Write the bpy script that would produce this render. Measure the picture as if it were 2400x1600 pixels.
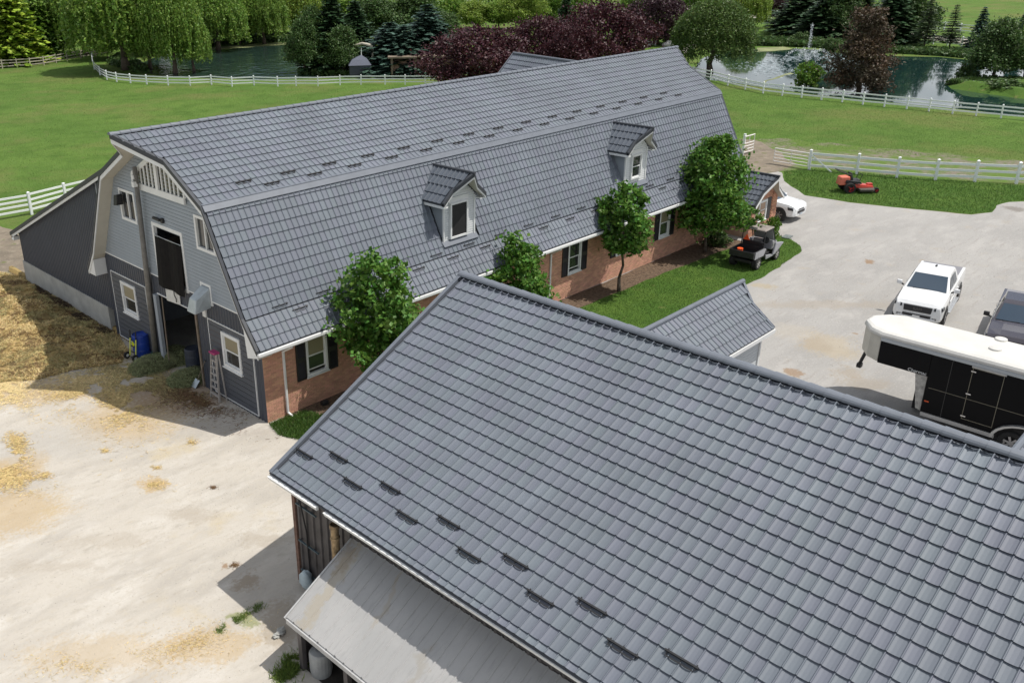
import bpy, math, random
import numpy as np
from mathutils import Vector, Matrix, noise
random.seed(7); RNG = np.random.default_rng(11)
for o in list(bpy.data.objects): bpy.data.objects.remove(o)
SC = bpy.context.scene; COL = SC.collection
R_ = math.radians

# ------------------------------------------------------------------ camera
CAM = np.array([-15.94, -24.95, 15.96]); FPX = 2117.51; PPX, PPY = 1200-213.87, 800-32.99
PITCH, YAW, ROLL = R_(22.88912353), R_(46.45125288), R_(-0.96999953)
_f = np.array([math.cos(PITCH)*math.cos(YAW), math.cos(PITCH)*math.sin(YAW), -math.sin(PITCH)])
_r0 = np.array([math.sin(YAW), -math.cos(YAW), 0.0]); _u0 = np.cross(_r0, _f)
_r = _r0*math.cos(ROLL)+_u0*math.sin(ROLL); _u = -_r0*math.sin(ROLL)+_u0*math.cos(ROLL)
cam_data = bpy.data.cameras.new('camera'); cam = bpy.data.objects.new('camera', cam_data); COL.objects.link(cam)
cam.matrix_world = Matrix(((_r[0], _u[0], -_f[0], CAM[0]), (_r[1], _u[1], -_f[1], CAM[1]), (_r[2], _u[2], -_f[2], CAM[2]), (0, 0, 0, 1)))
cam_data.sensor_width = 36; cam_data.lens = 36*FPX/2400
cam_data.shift_x = 213.87/2400; cam_data.shift_y = -32.99/2400
cam_data.clip_end = 4000; cam_data.clip_start = 0.1
SC.camera = cam
SC.render.resolution_x, SC.render.resolution_y = 1024, 682

# ------------------------------------------------------------------ world, sun, exposure
SUNV = Vector((0.34, -0.34, 1.0)).normalized()
wd = bpy.data.worlds.new('World'); SC.world = wd; wd.use_nodes = True
nt = wd.node_tree; nt.nodes.clear()
sky = nt.nodes.new('ShaderNodeTexSky'); sky.sky_type = 'NISHITA'; sky.sun_disc = False
sky.sun_elevation = math.asin(SUNV.z); sky.sun_rotation = math.atan2(SUNV.x, SUNV.y)
sky.dust_density = 1.5
tc = nt.nodes.new('ShaderNodeTexCoord'); mp = nt.nodes.new('ShaderNodeMapping'); mp.inputs['Scale'].default_value = (1, 1, 2.2)
nz = nt.nodes.new('ShaderNodeTexNoise'); nz.inputs['Scale'].default_value = 2.6; nz.inputs['Detail'].default_value = 8; nz.inputs['Roughness'].default_value = 0.58
rp = nt.nodes.new('ShaderNodeValToRGB'); rp.color_ramp.elements[0].position = 0.42; rp.color_ramp.elements[1].position = 0.56
mx = nt.nodes.new('ShaderNodeMix'); mx.data_type = 'RGBA'
mx.inputs[7].default_value = (14.0, 14.4, 15.0, 1)
bg = nt.nodes.new('ShaderNodeBackground'); bg.inputs['Strength'].default_value = 0.068
ow = nt.nodes.new('ShaderNodeOutputWorld'); L = nt.links.new
L(tc.outputs['Generated'], mp.inputs[0]); L(mp.outputs[0], nz.inputs['Vector']); L(nz.outputs[0], rp.inputs[0])
L(rp.outputs[0], mx.inputs[0]); L(sky.outputs[0], mx.inputs[6]); L(mx.outputs[2], bg.inputs[0]); L(bg.outputs[0], ow.inputs[0])
sd = bpy.data.lights.new('sun', 'SUN'); sd.energy = 4.4; sd.angle = R_(0.6); sd.color = (1.0, 0.955, 0.88)
sun = bpy.data.objects.new('sun', sd); COL.objects.link(sun); sun.rotation_euler = SUNV.to_track_quat('Z', 'Y').to_euler(); sun.location = (20, -30, 60)
SC.view_settings.view_transform = 'Standard'; SC.view_settings.look = 'None'; SC.view_settings.gamma = 1
SC.view_settings.exposure = 0.0; SC.view_settings.use_curve_mapping = False

# ------------------------------------------------------------------ helpers
def ray(x, y):
    d = _f*FPX+_r*(x-PPX)-_u*(y-PPY); return d/np.linalg.norm(d)
def G(x, y, z=0.0):
    d = ray(x, y); return CAM+d*(z-CAM[2])/d[2]
def GD(x, y, z=0.0): return G(x*1.0204, y*1.0204, z)
def PIX(X):
    d = np.asarray(X)-CAM; z = d@_f; return PPX+FPX*(d@_r)/z, PPY-FPX*(d@_u)/z, z
def HT(b, ty):
    lo, hi = 0.0, 60.0
    for _ in range(40):
        m = (lo+hi)/2
        if PIX((b[0], b[1], b[2]+m))[1] > ty: lo = m
        else: hi = m
    return lo

def np_obj_mesh(name, V, F, smooth=False):
    V = np.asarray(V, np.float32); F = np.asarray(F, np.int32)
    me = bpy.data.meshes.new(name); k = F.shape[1]
    me.vertices.add(len(V)); me.vertices.foreach_set('co', V.ravel())
    me.loops.add(F.size); me.loops.foreach_set('vertex_index', F.ravel())
    me.polygons.add(len(F)); me.polygons.foreach_set('loop_start', np.arange(0, F.size, k, dtype=np.int32))
    me.polygons.foreach_set('loop_total', np.full(len(F), k, np.int32))
    me.polygons.foreach_set('use_smooth', np.full(len(F), bool(smooth)))
    me.update(calc_edges=True); return me
def scatter_mesh(name, tv, tf, pos, mats, smooth=False):
    """copies of a small template joined into one mesh"""
    tv = np.asarray(tv); tf = np.asarray(tf); n = len(pos)
    V = np.einsum('nij,kj->nki', mats, tv)+pos[:, None, :]
    F = tf[None]+(np.arange(n)*len(tv))[:, None, None]
    return np_obj_mesh(name, V.reshape(-1, 3), F.reshape(-1, tf.shape[1]), smooth)

def tag(o, label=None, cat=None, group=None, kind=None):
    if label: o['label'] = label
    if cat: o['category'] = cat
    if group: o['group'] = group
    if kind: o['kind'] = kind
    return o
def empty(name, loc, rz=0.0, label=None, cat=None, group=None):
    o = bpy.data.objects.new(name, None); COL.objects.link(o); o.location = loc; o.rotation_euler = (0, 0, rz); o.empty_display_size = 0.3
    return tag(o, label, cat, group)
def link(name, me, m, parent=None, kind=None, off=None):
    o = bpy.data.objects.new(name, me); COL.objects.link(o)
    if m is not None and not me.materials: me.materials.append(m)
    if parent is not None: o.parent = parent
    if kind: o['kind'] = kind
    return o
def copy_tree(o, parent=None):
    c = o.copy(); COL.objects.link(c)
    if parent is not None: c.parent = parent
    for ch in list(o.children): copy_tree(ch, c)
    return c

class MB:
    def __init__(s): s.v = []; s.f = []
    def add(s, vs, fs):
        b = len(s.v); s.v += [tuple(map(float, p)) for p in vs]; s.f += [tuple(b+i for i in f) for f in fs]; return s
    def hexa(s, p):   # p: 4 bottom ccw, 4 top ccw
        return s.add(p, [(3, 2, 1, 0), (4, 5, 6, 7), (0, 1, 5, 4), (1, 2, 6, 5), (2, 3, 7, 6), (3, 0, 4, 7)])
    def box(s, x0, x1, y0, y1, z0, z1):
        return s.hexa([(x0, y0, z0), (x1, y0, z0), (x1, y1, z0), (x0, y1, z0), (x0, y0, z1), (x1, y0, z1), (x1, y1, z1), (x0, y1, z1)])
    def quad(s, a, b, c, d): return s.add([a, b, c, d], [(0, 1, 2, 3)])
    def bar(s, p0, p1, w, h, up=(0, 0, 1)):
        p0 = Vector(p0); p1 = Vector(p1); d = (p1-p0).normalized(); up = Vector(up)
        if abs(d.dot(up)) > 0.98: up = Vector((1, 0, 0))
        a = d.cross(up).normalized()*w/2; b = a.cross(d).normalized()*h/2
        return s.hexa([p0-a-b, p0+a-b, p1+a-b, p1-a-b, p0-a+b, p0+a+b, p1+a+b, p1-a+b])
    def tube(s, p0, p1, r0, r1=None, n=10, cap=True):
        r1 = r0 if r1 is None else r1
        p0 = Vector(p0); p1 = Vector(p1); d = (p1-p0).normalized()
        a = d.orthogonal().normalized(); b = d.cross(a)
        vs = []
        for p, r in ((p0, r0), (p1, r1)):
            for i in range(n):
                t = 2*math.pi*i/n; vs.append(p+a*(r*math.cos(t))+b*(r*math.sin(t)))
        fs = [(i, (i+1) % n, n+(i+1) % n, n+i) for i in range(n)]
        if cap: fs += [tuple(range(n-1, -1, -1)), tuple(range(n, 2*n))]
        return s.add(vs, fs)
    def path(s, pts, r, n=8):
        for i in range(len(pts)-1):
            a = r[i] if isinstance(r, (list, tuple)) else r; b = r[i+1] if isinstance(r, (list, tuple)) else r
            s.tube(pts[i], pts[i+1], a, b, n)
        return s
    def prism(s, poly, axis, a, b):
        """poly of 2d points extruded along axis between a and b"""
        def P(u, v, w): return {'x': (w, u, v), 'y': (u, w, v), 'z': (u, v, w)}[axis]
        n = len(poly); vs = [P(u, v, a) for u, v in poly]+[P(u, v, b) for u, v in poly]
        fs = [(i, (i+1) % n, n+(i+1) % n, n+i) for i in range(n)]+[tuple(range(n-1, -1, -1)), tuple(range(n, 2*n))]
        return s.add(vs, fs)
    def lathe(s, prof, c=(0, 0, 0), axis='z', n=20):
        def P(r, h, t):
            u, v = r*math.cos(t), r*math.sin(t)
            q = {'z': (u, v, h), 'y': (u, h, v), 'x': (h, u, v)}[axis]; return (c[0]+q[0], c[1]+q[1], c[2]+q[2])
        vs = [P(r, h, 2*math.pi*i/n) for r, h in prof for i in range(n)]
        fs = [(k*n+i, k*n+(i+1) % n, (k+1)*n+(i+1) % n, (k+1)*n+i) for k in range(len(prof)-1) for i in range(n)]
        return s.add(vs, fs)
    def blob(s, c, r, seed=0, amp=0.2, n=10, m=7):
        vs = []; 
        for j in range(m+1):
            th = math.pi*j/m
            for i in range(n):
                ph = 2*math.pi*i/n; d = Vector((math.sin(th)*math.cos(ph), math.sin(th)*math.sin(ph), math.cos(th)))
                k = 1+amp*noise.noise(d*1.7+Vector((seed*3.1, seed*1.7, 0)))*2
                vs.append((c[0]+d.x*r[0]*k, c[1]+d.y*r[1]*k, c[2]+d.z*r[2]*k))
        fs = [(j*n+i, j*n+(i+1) % n, (j+1)*n+(i+1) % n, (j+1)*n+i) for j in range(m) for i in range(n)]
        return s.add(vs, fs)
    def build(s, name, m, parent=None, kind=None, smooth=False, bevel=0, label=None):
        me = bpy.data.meshes.new(name); v = s.v
        if parent is not None:
            p = parent; off = Vector((0, 0, 0))
            while p is not None:
                if p.get('_w'): off += p.location
                p = p.parent
            if off.length: v = [(x-off.x, y-off.y, z-off.z) for x, y, z in v]
        me.from_pydata(v, [], s.f); me.update()
        if smooth: me.polygons.foreach_set('use_smooth', np.ones(len(me.polygons), bool))
        o = link(name, me, m, parent, kind)
        if label: o['label'] = label
        if bevel:
            b = o.modifiers.new('bevel', 'BEVEL'); b.width = bevel; b.segments = 2; b.limit_method = 'ANGLE'; b.angle_limit = R_(35)
        return o

# ------------------------------------------------------------------ materials
MT = {}
def mat(name, col, rough=0.7, metal=0.0, var=0.0, vscale=3.0, bump=0.0, bscale=40.0, island=0.0, spec=0.5, alpha=1.0, trans=0.0, coat=0.0, col2=None, coords='Object', detail=6.0, huev=None):
    if name in MT: return MT[name]
    m = bpy.data.materials.new(name); m.use_nodes = True; t = m.node_tree; N = t.nodes; b = N['Principled BSDF']; K = t.links.new
    b.inputs['Base Color'].default_value = (*col, 1); b.inputs['Roughness'].default_value = rough; b.inputs['Metallic'].default_value = metal
    b.inputs['Specular IOR Level'].default_value = spec
    if coat: b.inputs['Coat Weight'].default_value = coat; b.inputs['Coat Roughness'].default_value = 0.05
    if alpha < 1: b.inputs['Alpha'].default_value = alpha
    tcn = N.new('ShaderNodeTexCoord'); src = None
    if var or col2:
        n1 = N.new('ShaderNodeTexNoise'); n1.inputs['Scale'].default_value = vscale; n1.inputs['Detail'].default_value = detail; n1.inputs['Roughness'].default_value = 0.62
        K(tcn.outputs[coords], n1.inputs['Vector'])
        r = N.new('ShaderNodeValToRGB'); r.color_ramp.elements[0].position = 0.32; r.color_ramp.elements[1].position = 0.68
        c1 = [c*(1-var) for c in col]; c2 = list(col2) if col2 else [min(1, c*(1+var)) for c in col]
        r.color_ramp.elements[0].color = (*c1, 1); r.color_ramp.elements[1].color = (*c2, 1)
        K(n1.outputs[0], r.inputs[0]); src = r.outputs[0]
    if island:
        g = N.new('ShaderNodeNewGeometry'); oi = N.new('ShaderNodeObjectInfo'); ad = N.new('ShaderNodeMath'); ad.operation = 'ADD'
        fr = N.new('ShaderNodeMath'); fr.operation = 'FRACT'; K(g.outputs['Random Per Island'], ad.inputs[0]); K(oi.outputs['Random'], ad.inputs[1]); K(ad.outputs[0], fr.inputs[0])
        mr = N.new('ShaderNodeMapRange'); mr.inputs[3].default_value = 1-island; mr.inputs[4].default_value = 1+island; K(fr.outputs[0], mr.inputs[0])
        hs = N.new('ShaderNodeHueSaturation'); K(mr.outputs[0], hs.inputs['Value'])
        mh = N.new('ShaderNodeMapRange'); hv = island*0.06 if huev is None else huev; mh.inputs[3].default_value = 0.5-hv; mh.inputs[4].default_value = 0.5+hv
        f2 = N.new('ShaderNodeMath'); f2.operation = 'MULTIPLY'; f2.inputs[1].default_value = 7.31; f3 = N.new('ShaderNodeMath'); f3.operation = 'FRACT'
        K(fr.outputs[0], f2.inputs[0]); K(f2.outputs[0], f3.inputs[0]); K(f3.outputs[0], mh.inputs[0]); K(mh.outputs[0], hs.inputs['Hue'])
        if src: K(src, hs.inputs['Color'])
        else: hs.inputs['Color'].default_value = (*col, 1)
        src = hs.outputs[0]
    if src: K(src, b.inputs['Base Color'])
    if bump:
        n2 = N.new('ShaderNodeTexNoise'); n2.inputs['Scale'].default_value = bscale; n2.inputs['Detail'].default_value = 4; K(tcn.outputs[coords], n2.inputs['Vector'])
        bp = N.new('ShaderNodeBump'); bp.inputs['Strength'].default_value = bump; bp.inputs['Distance'].default_value = 0.02
        K(n2.outputs[0], bp.inputs['Height']); K(bp.outputs[0], b.inputs['Normal'])
    if trans:
        tr = N.new('ShaderNodeBsdfTranslucent'); ms = N.new('ShaderNodeMixShader'); ms.inputs[0].default_value = trans
        if src: K(src, tr.inputs[0])
        else: tr.inputs[0].default_value = (*col, 1)
        K(b.outputs[0], ms.inputs[1]); K(tr.outputs[0], ms.inputs[2]); K(ms.outputs[0], N['Material Output'].inputs[0])
    MT[name] = m; return m
def glass(name, col=(0.02, 0.025, 0.03), rough=0.05):
    return mat(name, col, rough, 0.0, spec=0.9)

M_TILE = mat('tile_metal', (0.138, 0.156, 0.188), 0.62, 0.0, var=0.12, vscale=.5, bump=0.06, bscale=260, island=0.04, huev=0.02)
M_TRIM = mat('dark_flashing', (0.045, 0.05, 0.06), 0.5)
M_CAP = mat('ridge_metal', (0.138, 0.154, 0.184), 0.5, var=0.08)
M_WHITE = mat('white_paint', (0.72, 0.73, 0.73), 0.5, var=0.05, vscale=2)
M_SOFFIT = mat('soffit_cream', (0.55, 0.52, 0.45), 0.6, var=0.05)
M_SIDING = mat('grey_siding', (0.30, 0.335, 0.375), 0.6, var=0.06, vscale=0.8)
M_DARKMETAL = mat('charcoal_sheet', (0.052, 0.061, 0.082), 0.45, var=0.1, vscale=0.7)
M_PLANK = mat('charcoal_plank', (0.075, 0.083, 0.10), 0.55, island=0.06, var=0.06)
M_CONC = mat('concrete', (0.36, 0.36, 0.34), 0.9, var=0.16, vscale=1.5, bump=0.3, bscale=30)
M_BRICK = mat('brick_clay', (0.57, 0.315, 0.215), 0.9, island=0.16, var=0.12, vscale=1.2, bump=0.2, bscale=60)
M_MORTAR = mat('mortar', (0.44, 0.31, 0.23), 0.95, var=0.1)
M_BLACK = mat('black_matte', (0.012, 0.012, 0.013), 0.7)
M_BLACKP = mat('black_plastic', (0.02, 0.02, 0.022), 0.5, var=0.2)
M_SHUT = mat('shutter_paint', (0.022, 0.02, 0.022), 0.5)
M_GLASS = glass('window_glass', (0.03, 0.033, 0.035))
M_BLIND = mat('window_blind', (0.26, 0.23, 0.15), 0.35, spec=0.8)
M_SCREEN = mat('insect_screen', (0.055, 0.05, 0.04), 0.5)
M_RUBBER = mat('rubber', (0.02, 0.02, 0.02), 0.85, var=0.2, vscale=20)
M_CHROME = mat('chrome', (0.6, 0.6, 0.62), 0.15, 1.0)
M_ALU = mat('aluminium', (0.55, 0.56, 0.57), 0.35, 0.7, var=0.08)
M_WOOD = mat('weathered_wood', (0.20, 0.16, 0.12), 0.85, var=0.3, vscale=4)
M_BARK = mat('bark', (0.11, 0.085, 0.065), 0.95, var=0.35, vscale=8, bump=0.5, bscale=20)
M_FENCE = mat('white_vinyl', (0.82, 0.84, 0.86), 0.4, var=0.03)
# ------------------------------------------------------------------ tiles
TW, TL = 0.2455, 0.38
_t = [0, .045, .085, .30, .62, .90, 1.0]; _h = [.034, .033, .006, -.007, -.008, .004, .034]
def tile_template(w=TW, l=TL, step=0.036):
    V = []
    for t, h in zip(_t, _h): V.append((t*w, 0.0, h))                    # upper end
    for t, h in zip(_t, _h): V.append((t*w, l+0.012, h+step))           # lower end
    for t, h in zip(_t, _h): V.append((t*w, l-0.024, h+step-0.052))     # front lip, folded under
    F = []
    for r in (0, 7):
        for i in range(6): F.append((r+i, r+7+i, r+8+i, r+1+i))
    return np.array(V), np.array(F)
TV, TF = tile_template()
TILE_ME = np_obj_mesh('roof_tile', TV, TF); TILE_ME.materials.append(M_TILE)
def in_frame(p, m=30):
    x, y, z = PIX(p); return z > 0 and -m < x < 2400+m and -m < y < 1600+m
def lay_tiles(parent, slopes, single=300):
    """slopes: (origin, along unit, down unit, normal, fn_row(i)->(u0,u1), rows, v0)"""
    pos, mats = [], []
    for (o, a, d, n, fr, rows, v0) in slopes:
        o, a, d, n = map(np.array, (o, a, d, n)); A = np.stack([a, d, n], axis=1)
        for i in range(rows):
            v = v0+i*TL; r = fr(v+TL/2)
            if r is None: continue
            iv = r if isinstance(r[0], (tuple, list)) else [r]
            for u0, u1 in iv:
                k0 = math.ceil(u0/TW-0.35); k1 = math.floor(u1/TW+0.35)
                for k in range(k0, k1): pos.append(o+a*(k*TW)+d*v+n*(0.012+0.0015*random.random())); mats.append(A)
    pos = np.array(pos); mats = np.array(mats)
    dist = np.linalg.norm(pos-CAM, axis=1); vis = np.array([in_frame(p) for p in pos])
    order = np.argsort(dist+(~vis)*1e4); first = order[:single]; rest = order[single:]
    w = Vector(parent.location)
    for k in first:
        o_ = bpy.data.objects.new('roof_tile', TILE_ME); COL.objects.link(o_); o_.parent = parent
        M = Matrix.Identity(4); A = mats[k]
        for r in range(3):
            for c in range(3): M[r][c] = A[r, c]
            M[r][3] = pos[k][r]-w[r]
        o_.matrix_local = M
    if len(rest):
        me = scatter_mesh('roof_tiles', TV, TF, pos[rest]-np.array(w), mats[rest])
        link('roof_tiles', me, M_TILE, parent, 'stuff')
def slope_frame(p_top, p_bot, along):
    d = Vector(p_bot)-Vector(p_top); ln = d.length; d.normalize(); a = Vector(along).normalized(); n = a.cross(d)
    if n.z < 0: n = -n
    return tuple(a), tuple(d), tuple(n), ln
def snow_guard(parent, p, along, down, nrm, ln=0.67, k_=.72):
    p, a, d, n = map(Vector, (p, along, down, nrm)); mb = MB()
    base = p+n*0.045
    mb.bar(base, base+a*ln, 0.045*k_, 0.075*k_, n)
    mb.bar(base+a*0.04+d*0.09-n*0.01, base+a*(ln-0.06)+d*0.09-n*0.01, 0.02, 0.02, n)
    for k in (0.05, ln/2, ln-0.05): mb.bar(base+a*k-d*0.07*k_-n*0.01, base+a*k+d*0.08*k_-n*0.01, 0.025*k_, 0.03*k_, n)
    mb.build('snow_guard', M_BLACKP, parent)

# ------------------------------------------------------------------ wall helpers
def minus(iv, cuts):
    out = [iv]
    for c0, c1 in cuts:
        nx = []
        for a, b in out:
            if c1 <= a or c0 >= b: nx.append((a, b)); continue
            if c0 > a: nx.append((a, c0))
            if c1 < b: nx.append((c1, b))
        out = nx
    return [q for q in out if q[1]-q[0] > 0.01]
def P3(ax, plane, u, z, out):   # ax 'x': wall in plane x, u=y, outward -x ; ax 'y': wall in plane y, u=x, outward -y
    return (plane-out, u, z) if ax == 'x' else (u, plane-out, z)
def clapboards(ax, plane, z0, z1, pitch, rng, openings, d=0.045, s0=0.0):
    """horizontal boards; rng(z)->(u0,u1); openings (u0,u1,z0,z1)"""
    mb = MB(); z = z0
    while z < z1-0.005:
        zt = min(z+pitch, z1); zm = (z+zt)/2; r = rng(zt)
        if r and r[1] > r[0]:
            for a, b in minus(r, [(o[0], o[1]) for o in openings if o[2] < zm < o[3]]):
                g_ = .16*pitch; zz = z+g_; v = [P3(ax, plane, a, zz, d+s0), P3(ax, plane, b, zz, d+s0), P3(ax, plane, b, zt, d*.6+s0), P3(ax, plane, a, zt, d*.6+s0), P3(ax, plane, a, zz, s0), P3(ax, plane, b, zz, s0), P3(ax, plane, b, zt, s0), P3(ax, plane, a, zt, s0)]
                mb.add(v, [(0, 1, 2, 3), (4, 5, 1, 0), (3, 2, 6, 7)])
        z = zt
    return mb
def ribbed(ax, plane, u0, u1, zb, zt, openings, pitch=0.23, d=0.025):
    mb = MB(); u = u0
    while u < u1-0.01:
        e = min(u+pitch, u1); um = (u+e)/2
        cuts = [(o[2], o[3]) for o in openings if o[0] < um < o[1]]
        for a, b in minus((zb, min(zt(u), zt(e))), cuts):
            top = b >= min(zt(u), zt(e))-1e-6
            k = [(u, 0), (u+.6*(e-u), 0), (u+.7*(e-u), d), (u+.9*(e-u), d), (e, 0)]
            for (p, q), (p2, q2) in zip(k[:-1], k[1:]):
                mb.quad(P3(ax, plane, p, a, q), P3(ax, plane, p2, a, q2), P3(ax, plane, p2, zt(p2) if top else b, q2), P3(ax, plane, p, zt(p) if top else b, q))
        u = e
    return mb
def frame_rect(mb, ax, plane, u0, u1, z0, z1, w, d0, d1):
    """rectangular ring, butted corners"""
    def bx(a, b, c, e):
        p = P3(ax, plane, a, c, d1); q = P3(ax, plane, b, e, d0)
        mb.box(min(p[0], q[0]), max(p[0], q[0]), min(p[1], q[1]), max(p[1], q[1]), min(p[2], q[2]), max(p[2], q[2]))
    bx(u0, u1, z1-w, z1); bx(u0, u1, z0, z0+w); bx(u0, u0+w, z0+w, z1-w); bx(u1-w, u1, z0+w, z1-w)
def bxw(mb, ax, plane, u0, u1, z0, z1, d0, d1):
    p = P3(ax, plane, u0, z0, d1); q = P3(ax, plane, u1, z1, d0)
    return mb.box(min(p[0], q[0]), max(p[0], q[0]), min(p[1], q[1]), max(p[1], q[1]), z0, z1)
def window(parent, ax, plane, u0, u1, z0, z1, trim=0.11, style='hung', open_=0.0, blind=True, sill=True):
    mb = MB(); frame_rect(mb, ax, plane, u0, u1, z0, z1, trim, -0.06, 0.055)
    f = mb.build('window', M_WHITE, parent)
    a, b, c, d = u0+trim, u1-trim, z0+trim, z1-trim
    def sub(name, m, mb2): mb2.build(name, m, f)
    if style == 'hung':
        mid = (c+d)/2
        s1 = MB(); frame_rect(s1, ax, plane, a+.004, b-.004, mid-.02, d-.004, .045, -.03, .015); sub('sash', M_WHITE, s1)
        lo = c+open_
        s2 = MB(); frame_rect(s2, ax, plane, a+.004, b-.004, lo+.004, mid+.02+open_, .045, -.055, -.012); sub('sash', M_WHITE, s2)
        g = MB(); bxw(g, ax, plane, a+.03, b-.03, mid+.03, d-.04, -.015, -.005); sub('pane', M_BLIND if blind else M_GLASS, g)
        g = MB(); bxw(g, ax, plane, a+.03, b-.03, lo+.03, mid+open_, -.04, -.03); sub('pane', M_GLASS, g)
    elif style == 'slider':
        m_ = (a+b)/2; s1 = MB(); bxw(s1, ax, plane, m_-.035, m_+.035, c+.002, d-.002, -.05, .03); sub('mullion', M_WHITE, s1)
        for p, q in ((a+.002, m_-.037), (m_+.037, b-.002)):
            g = MB(); bxw(g, ax, plane, p, q, c+.002, d-.002, -.05, -.04); sub('pane', M_GLASS, g)
    elif style == 'open':
        g = MB(); bxw(g, ax, plane, a+.002, b-.002, c+.002, d-.002, -.004, .004); sub('pane', M_BLACK, g)  # flat black sheet in the frame stands for the shaded interior
    if sill:
        s = MB(); bxw(s, ax, plane, u0-.04, u1+.04, z0-.05, z0-.003, -.02, .10); sub('sill', M_WHITE, s)
    return f
def shutter(parent, u0, u1, z0, z1):
    mb = MB(); frame_rect(mb, 'y', 0, u0, u1, z0, z1, .06, .022, .062); bxw(mb, 'y', 0, u0+.06, u1-.06, (z0+z1)/2-.09, (z0+z1)/2+.09, .022, .060)
    s = mb.build('shutter', M_SHUT, parent); sl = MB(); z = z0+.08
    while z < z1-.09:
        if abs(z-(z0+z1)/2) > .06: sl.hexa([(u0+.06, -.055, z), (u1-.06, -.055, z), (u1-.06, -.03, z+.035), (u0+.06, -.03, z+.035), (u0+.06, -.05, z+.006), (u1-.06, -.05, z+.006), (u1-.06, -.024, z+.04), (u0+.06, -.024, z+.04)])
        z += .05
    sl.build('slats', M_SHUT, s, 'stuff')
    return s

# ------------------------------------------------------------------ BARN
BW, BL = 11.64, 33.7
barn = empty('barn', (0, 0, 0), 0, 'long gambrel-roofed barn with grey tile roof, two dormers and brick side wall', 'barn')
ROOF = [(-.65, 3.21), (.11, 4.19), (2.01, 7.82), (5.82, 9.98), (9.63, 7.82), (11.53, 4.19), (12.29, 3.21)]
def roofz(y):
    for (a, za), (b, zb) in zip(ROOF[:-1], ROOF[1:]):
        if a <= y <= b: return za+(zb-za)*(y-a)/(b-a)
    return 0
def xf(y): return -.59-1.1*max(0, 1-abs(y-5.82)/1.59)
def xr(y): return BL+.59+1.1*max(0, 1-abs(y-5.82)/1.59)
POLY = [(-.65, 3.21), (.11, 4.19), (2.01, 7.82), (4.23, roofz(4.23)), (5.82, 9.98), (7.41, roofz(7.41)), (9.63, 7.82)]
# deck
mb = MB()
for (a, za), (b, zb) in zip(POLY[:-1], POLY[1:]):
    mb.hexa([(xf(a), a, za-.13), (xr(a), a, za-.13), (xr(b), b, zb-.13), (xf(b), b, zb-.13), (xf(a), a, za-.012), (xr(a), a, za-.012), (xr(b), b, zb-.012), (xf(b), b, zb-.012)])
for (a, za), (b, zb) in (((9.63, 7.82), (11.53, 4.19)), ((11.53, 4.19), (12.29, 3.21))):
    mb.hexa([(-.59, a, za-.13), (-.02, a, za-.13), (-.02, b, zb-.13), (-.59, b, zb-.13), (-.59, a, za), (-.02, a, za), (-.02, b, zb), (-.59, b, zb)])
mb.build('roof', M_TRIM, barn)
# slopes for tiles
sl = []
a, d, n, ln = slope_frame((0, 5.82, 9.98), (0, 2.01, 7.82), (1, 0, 0)); cu = math.hypot(3.81, 2.16)
def fr_up(v):
    y = 5.82-3.81*v/cu; return (xf(y)+.10, xr(y)-.10) if v < cu-.1 else None
sl.append(((0, 5.82, 9.98), a, d, n, fr_up, 11, .12)); UPF = (a, d, n)
a, d, n, ln2 = slope_frame((0, 2.01, 7.82), (0, .11, 4.19), (1, 0, 0)); STF = (a, d, n)
DORM = [9.42, 22.35]
def fr_st(v):
    y = 2.01-1.9*v/ln2; z = 7.82-3.63*v/ln2
    iv = (-.49, BL+.49); cuts = []
    for x0 in DORM:
        if z < 6.34 and y > .34 and z > 4.62: cuts.append((x0-.02, x0+1.99))
        elif 6.34 <= z < 7.30:
            h = (7.30-z)/.98*1.45; cuts.append((x0+.98-h+.45, x0+.98+h+.1)) if h > .1 else None
    return minus(iv, cuts)
sl.append(((0, 2.01, 7.82), a, d, n, fr_st, 11, -.06))
a, d, n, ln3 = slope_frame((0, .11, 4.19), (0, -.65, 3.21), (1, 0, 0)); FLF = (a, d, n)
sl.append(((0, .11, 4.19), a, d, n, lambda v: (-.49, BL+.49), 3, .09))
lay_tiles(barn, sl)
# ridge cap and knee flashing
mb = MB(); x = -1.72
while x < BL+1.6:
    e = min(x+.40, BL+1.72); r0, r1 = .105, .09
    vs = []; 
    for xx, r in ((x, r0), (e+.02, r1)):
        for k in range(7):
            t = math.pi*k/6; vs.append((xx, 5.82+r*1.25*math.cos(t), 9.97+r*math.sin(t)))
    mb.add(vs, [(k, k+1, 8+k, 7+k) for k in range(6)]+[(0, 1, 2, 3, 4, 5, 6)])
    x = e
mb.build('ridge_cap', M_CAP, barn)
mb = MB(); mb.hexa([(-.55, 1.90, 7.64), (BL+.55, 1.90, 7.64), (BL+.55, 2.01, 7.80), (-.55, 2.01, 7.80), (-.55, 1.84, 7.685), (BL+.55, 1.84, 7.685), (BL+.55, 1.98, 7.87), (-.55, 1.98, 7.87)])
mb.hexa([(-.55, 2.0, 7.80), (BL+.55, 2.0, 7.80), (BL+.55, 2.10, 7.85), (-.55, 2.10, 7.85), (-.55, 1.98, 7.895), (BL+.55, 1.98, 7.895), (BL+.55, 2.09, 7.925), (-.55, 2.09, 7.925)])
mb.build('knee_flashing', M_CAP, barn)
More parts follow.
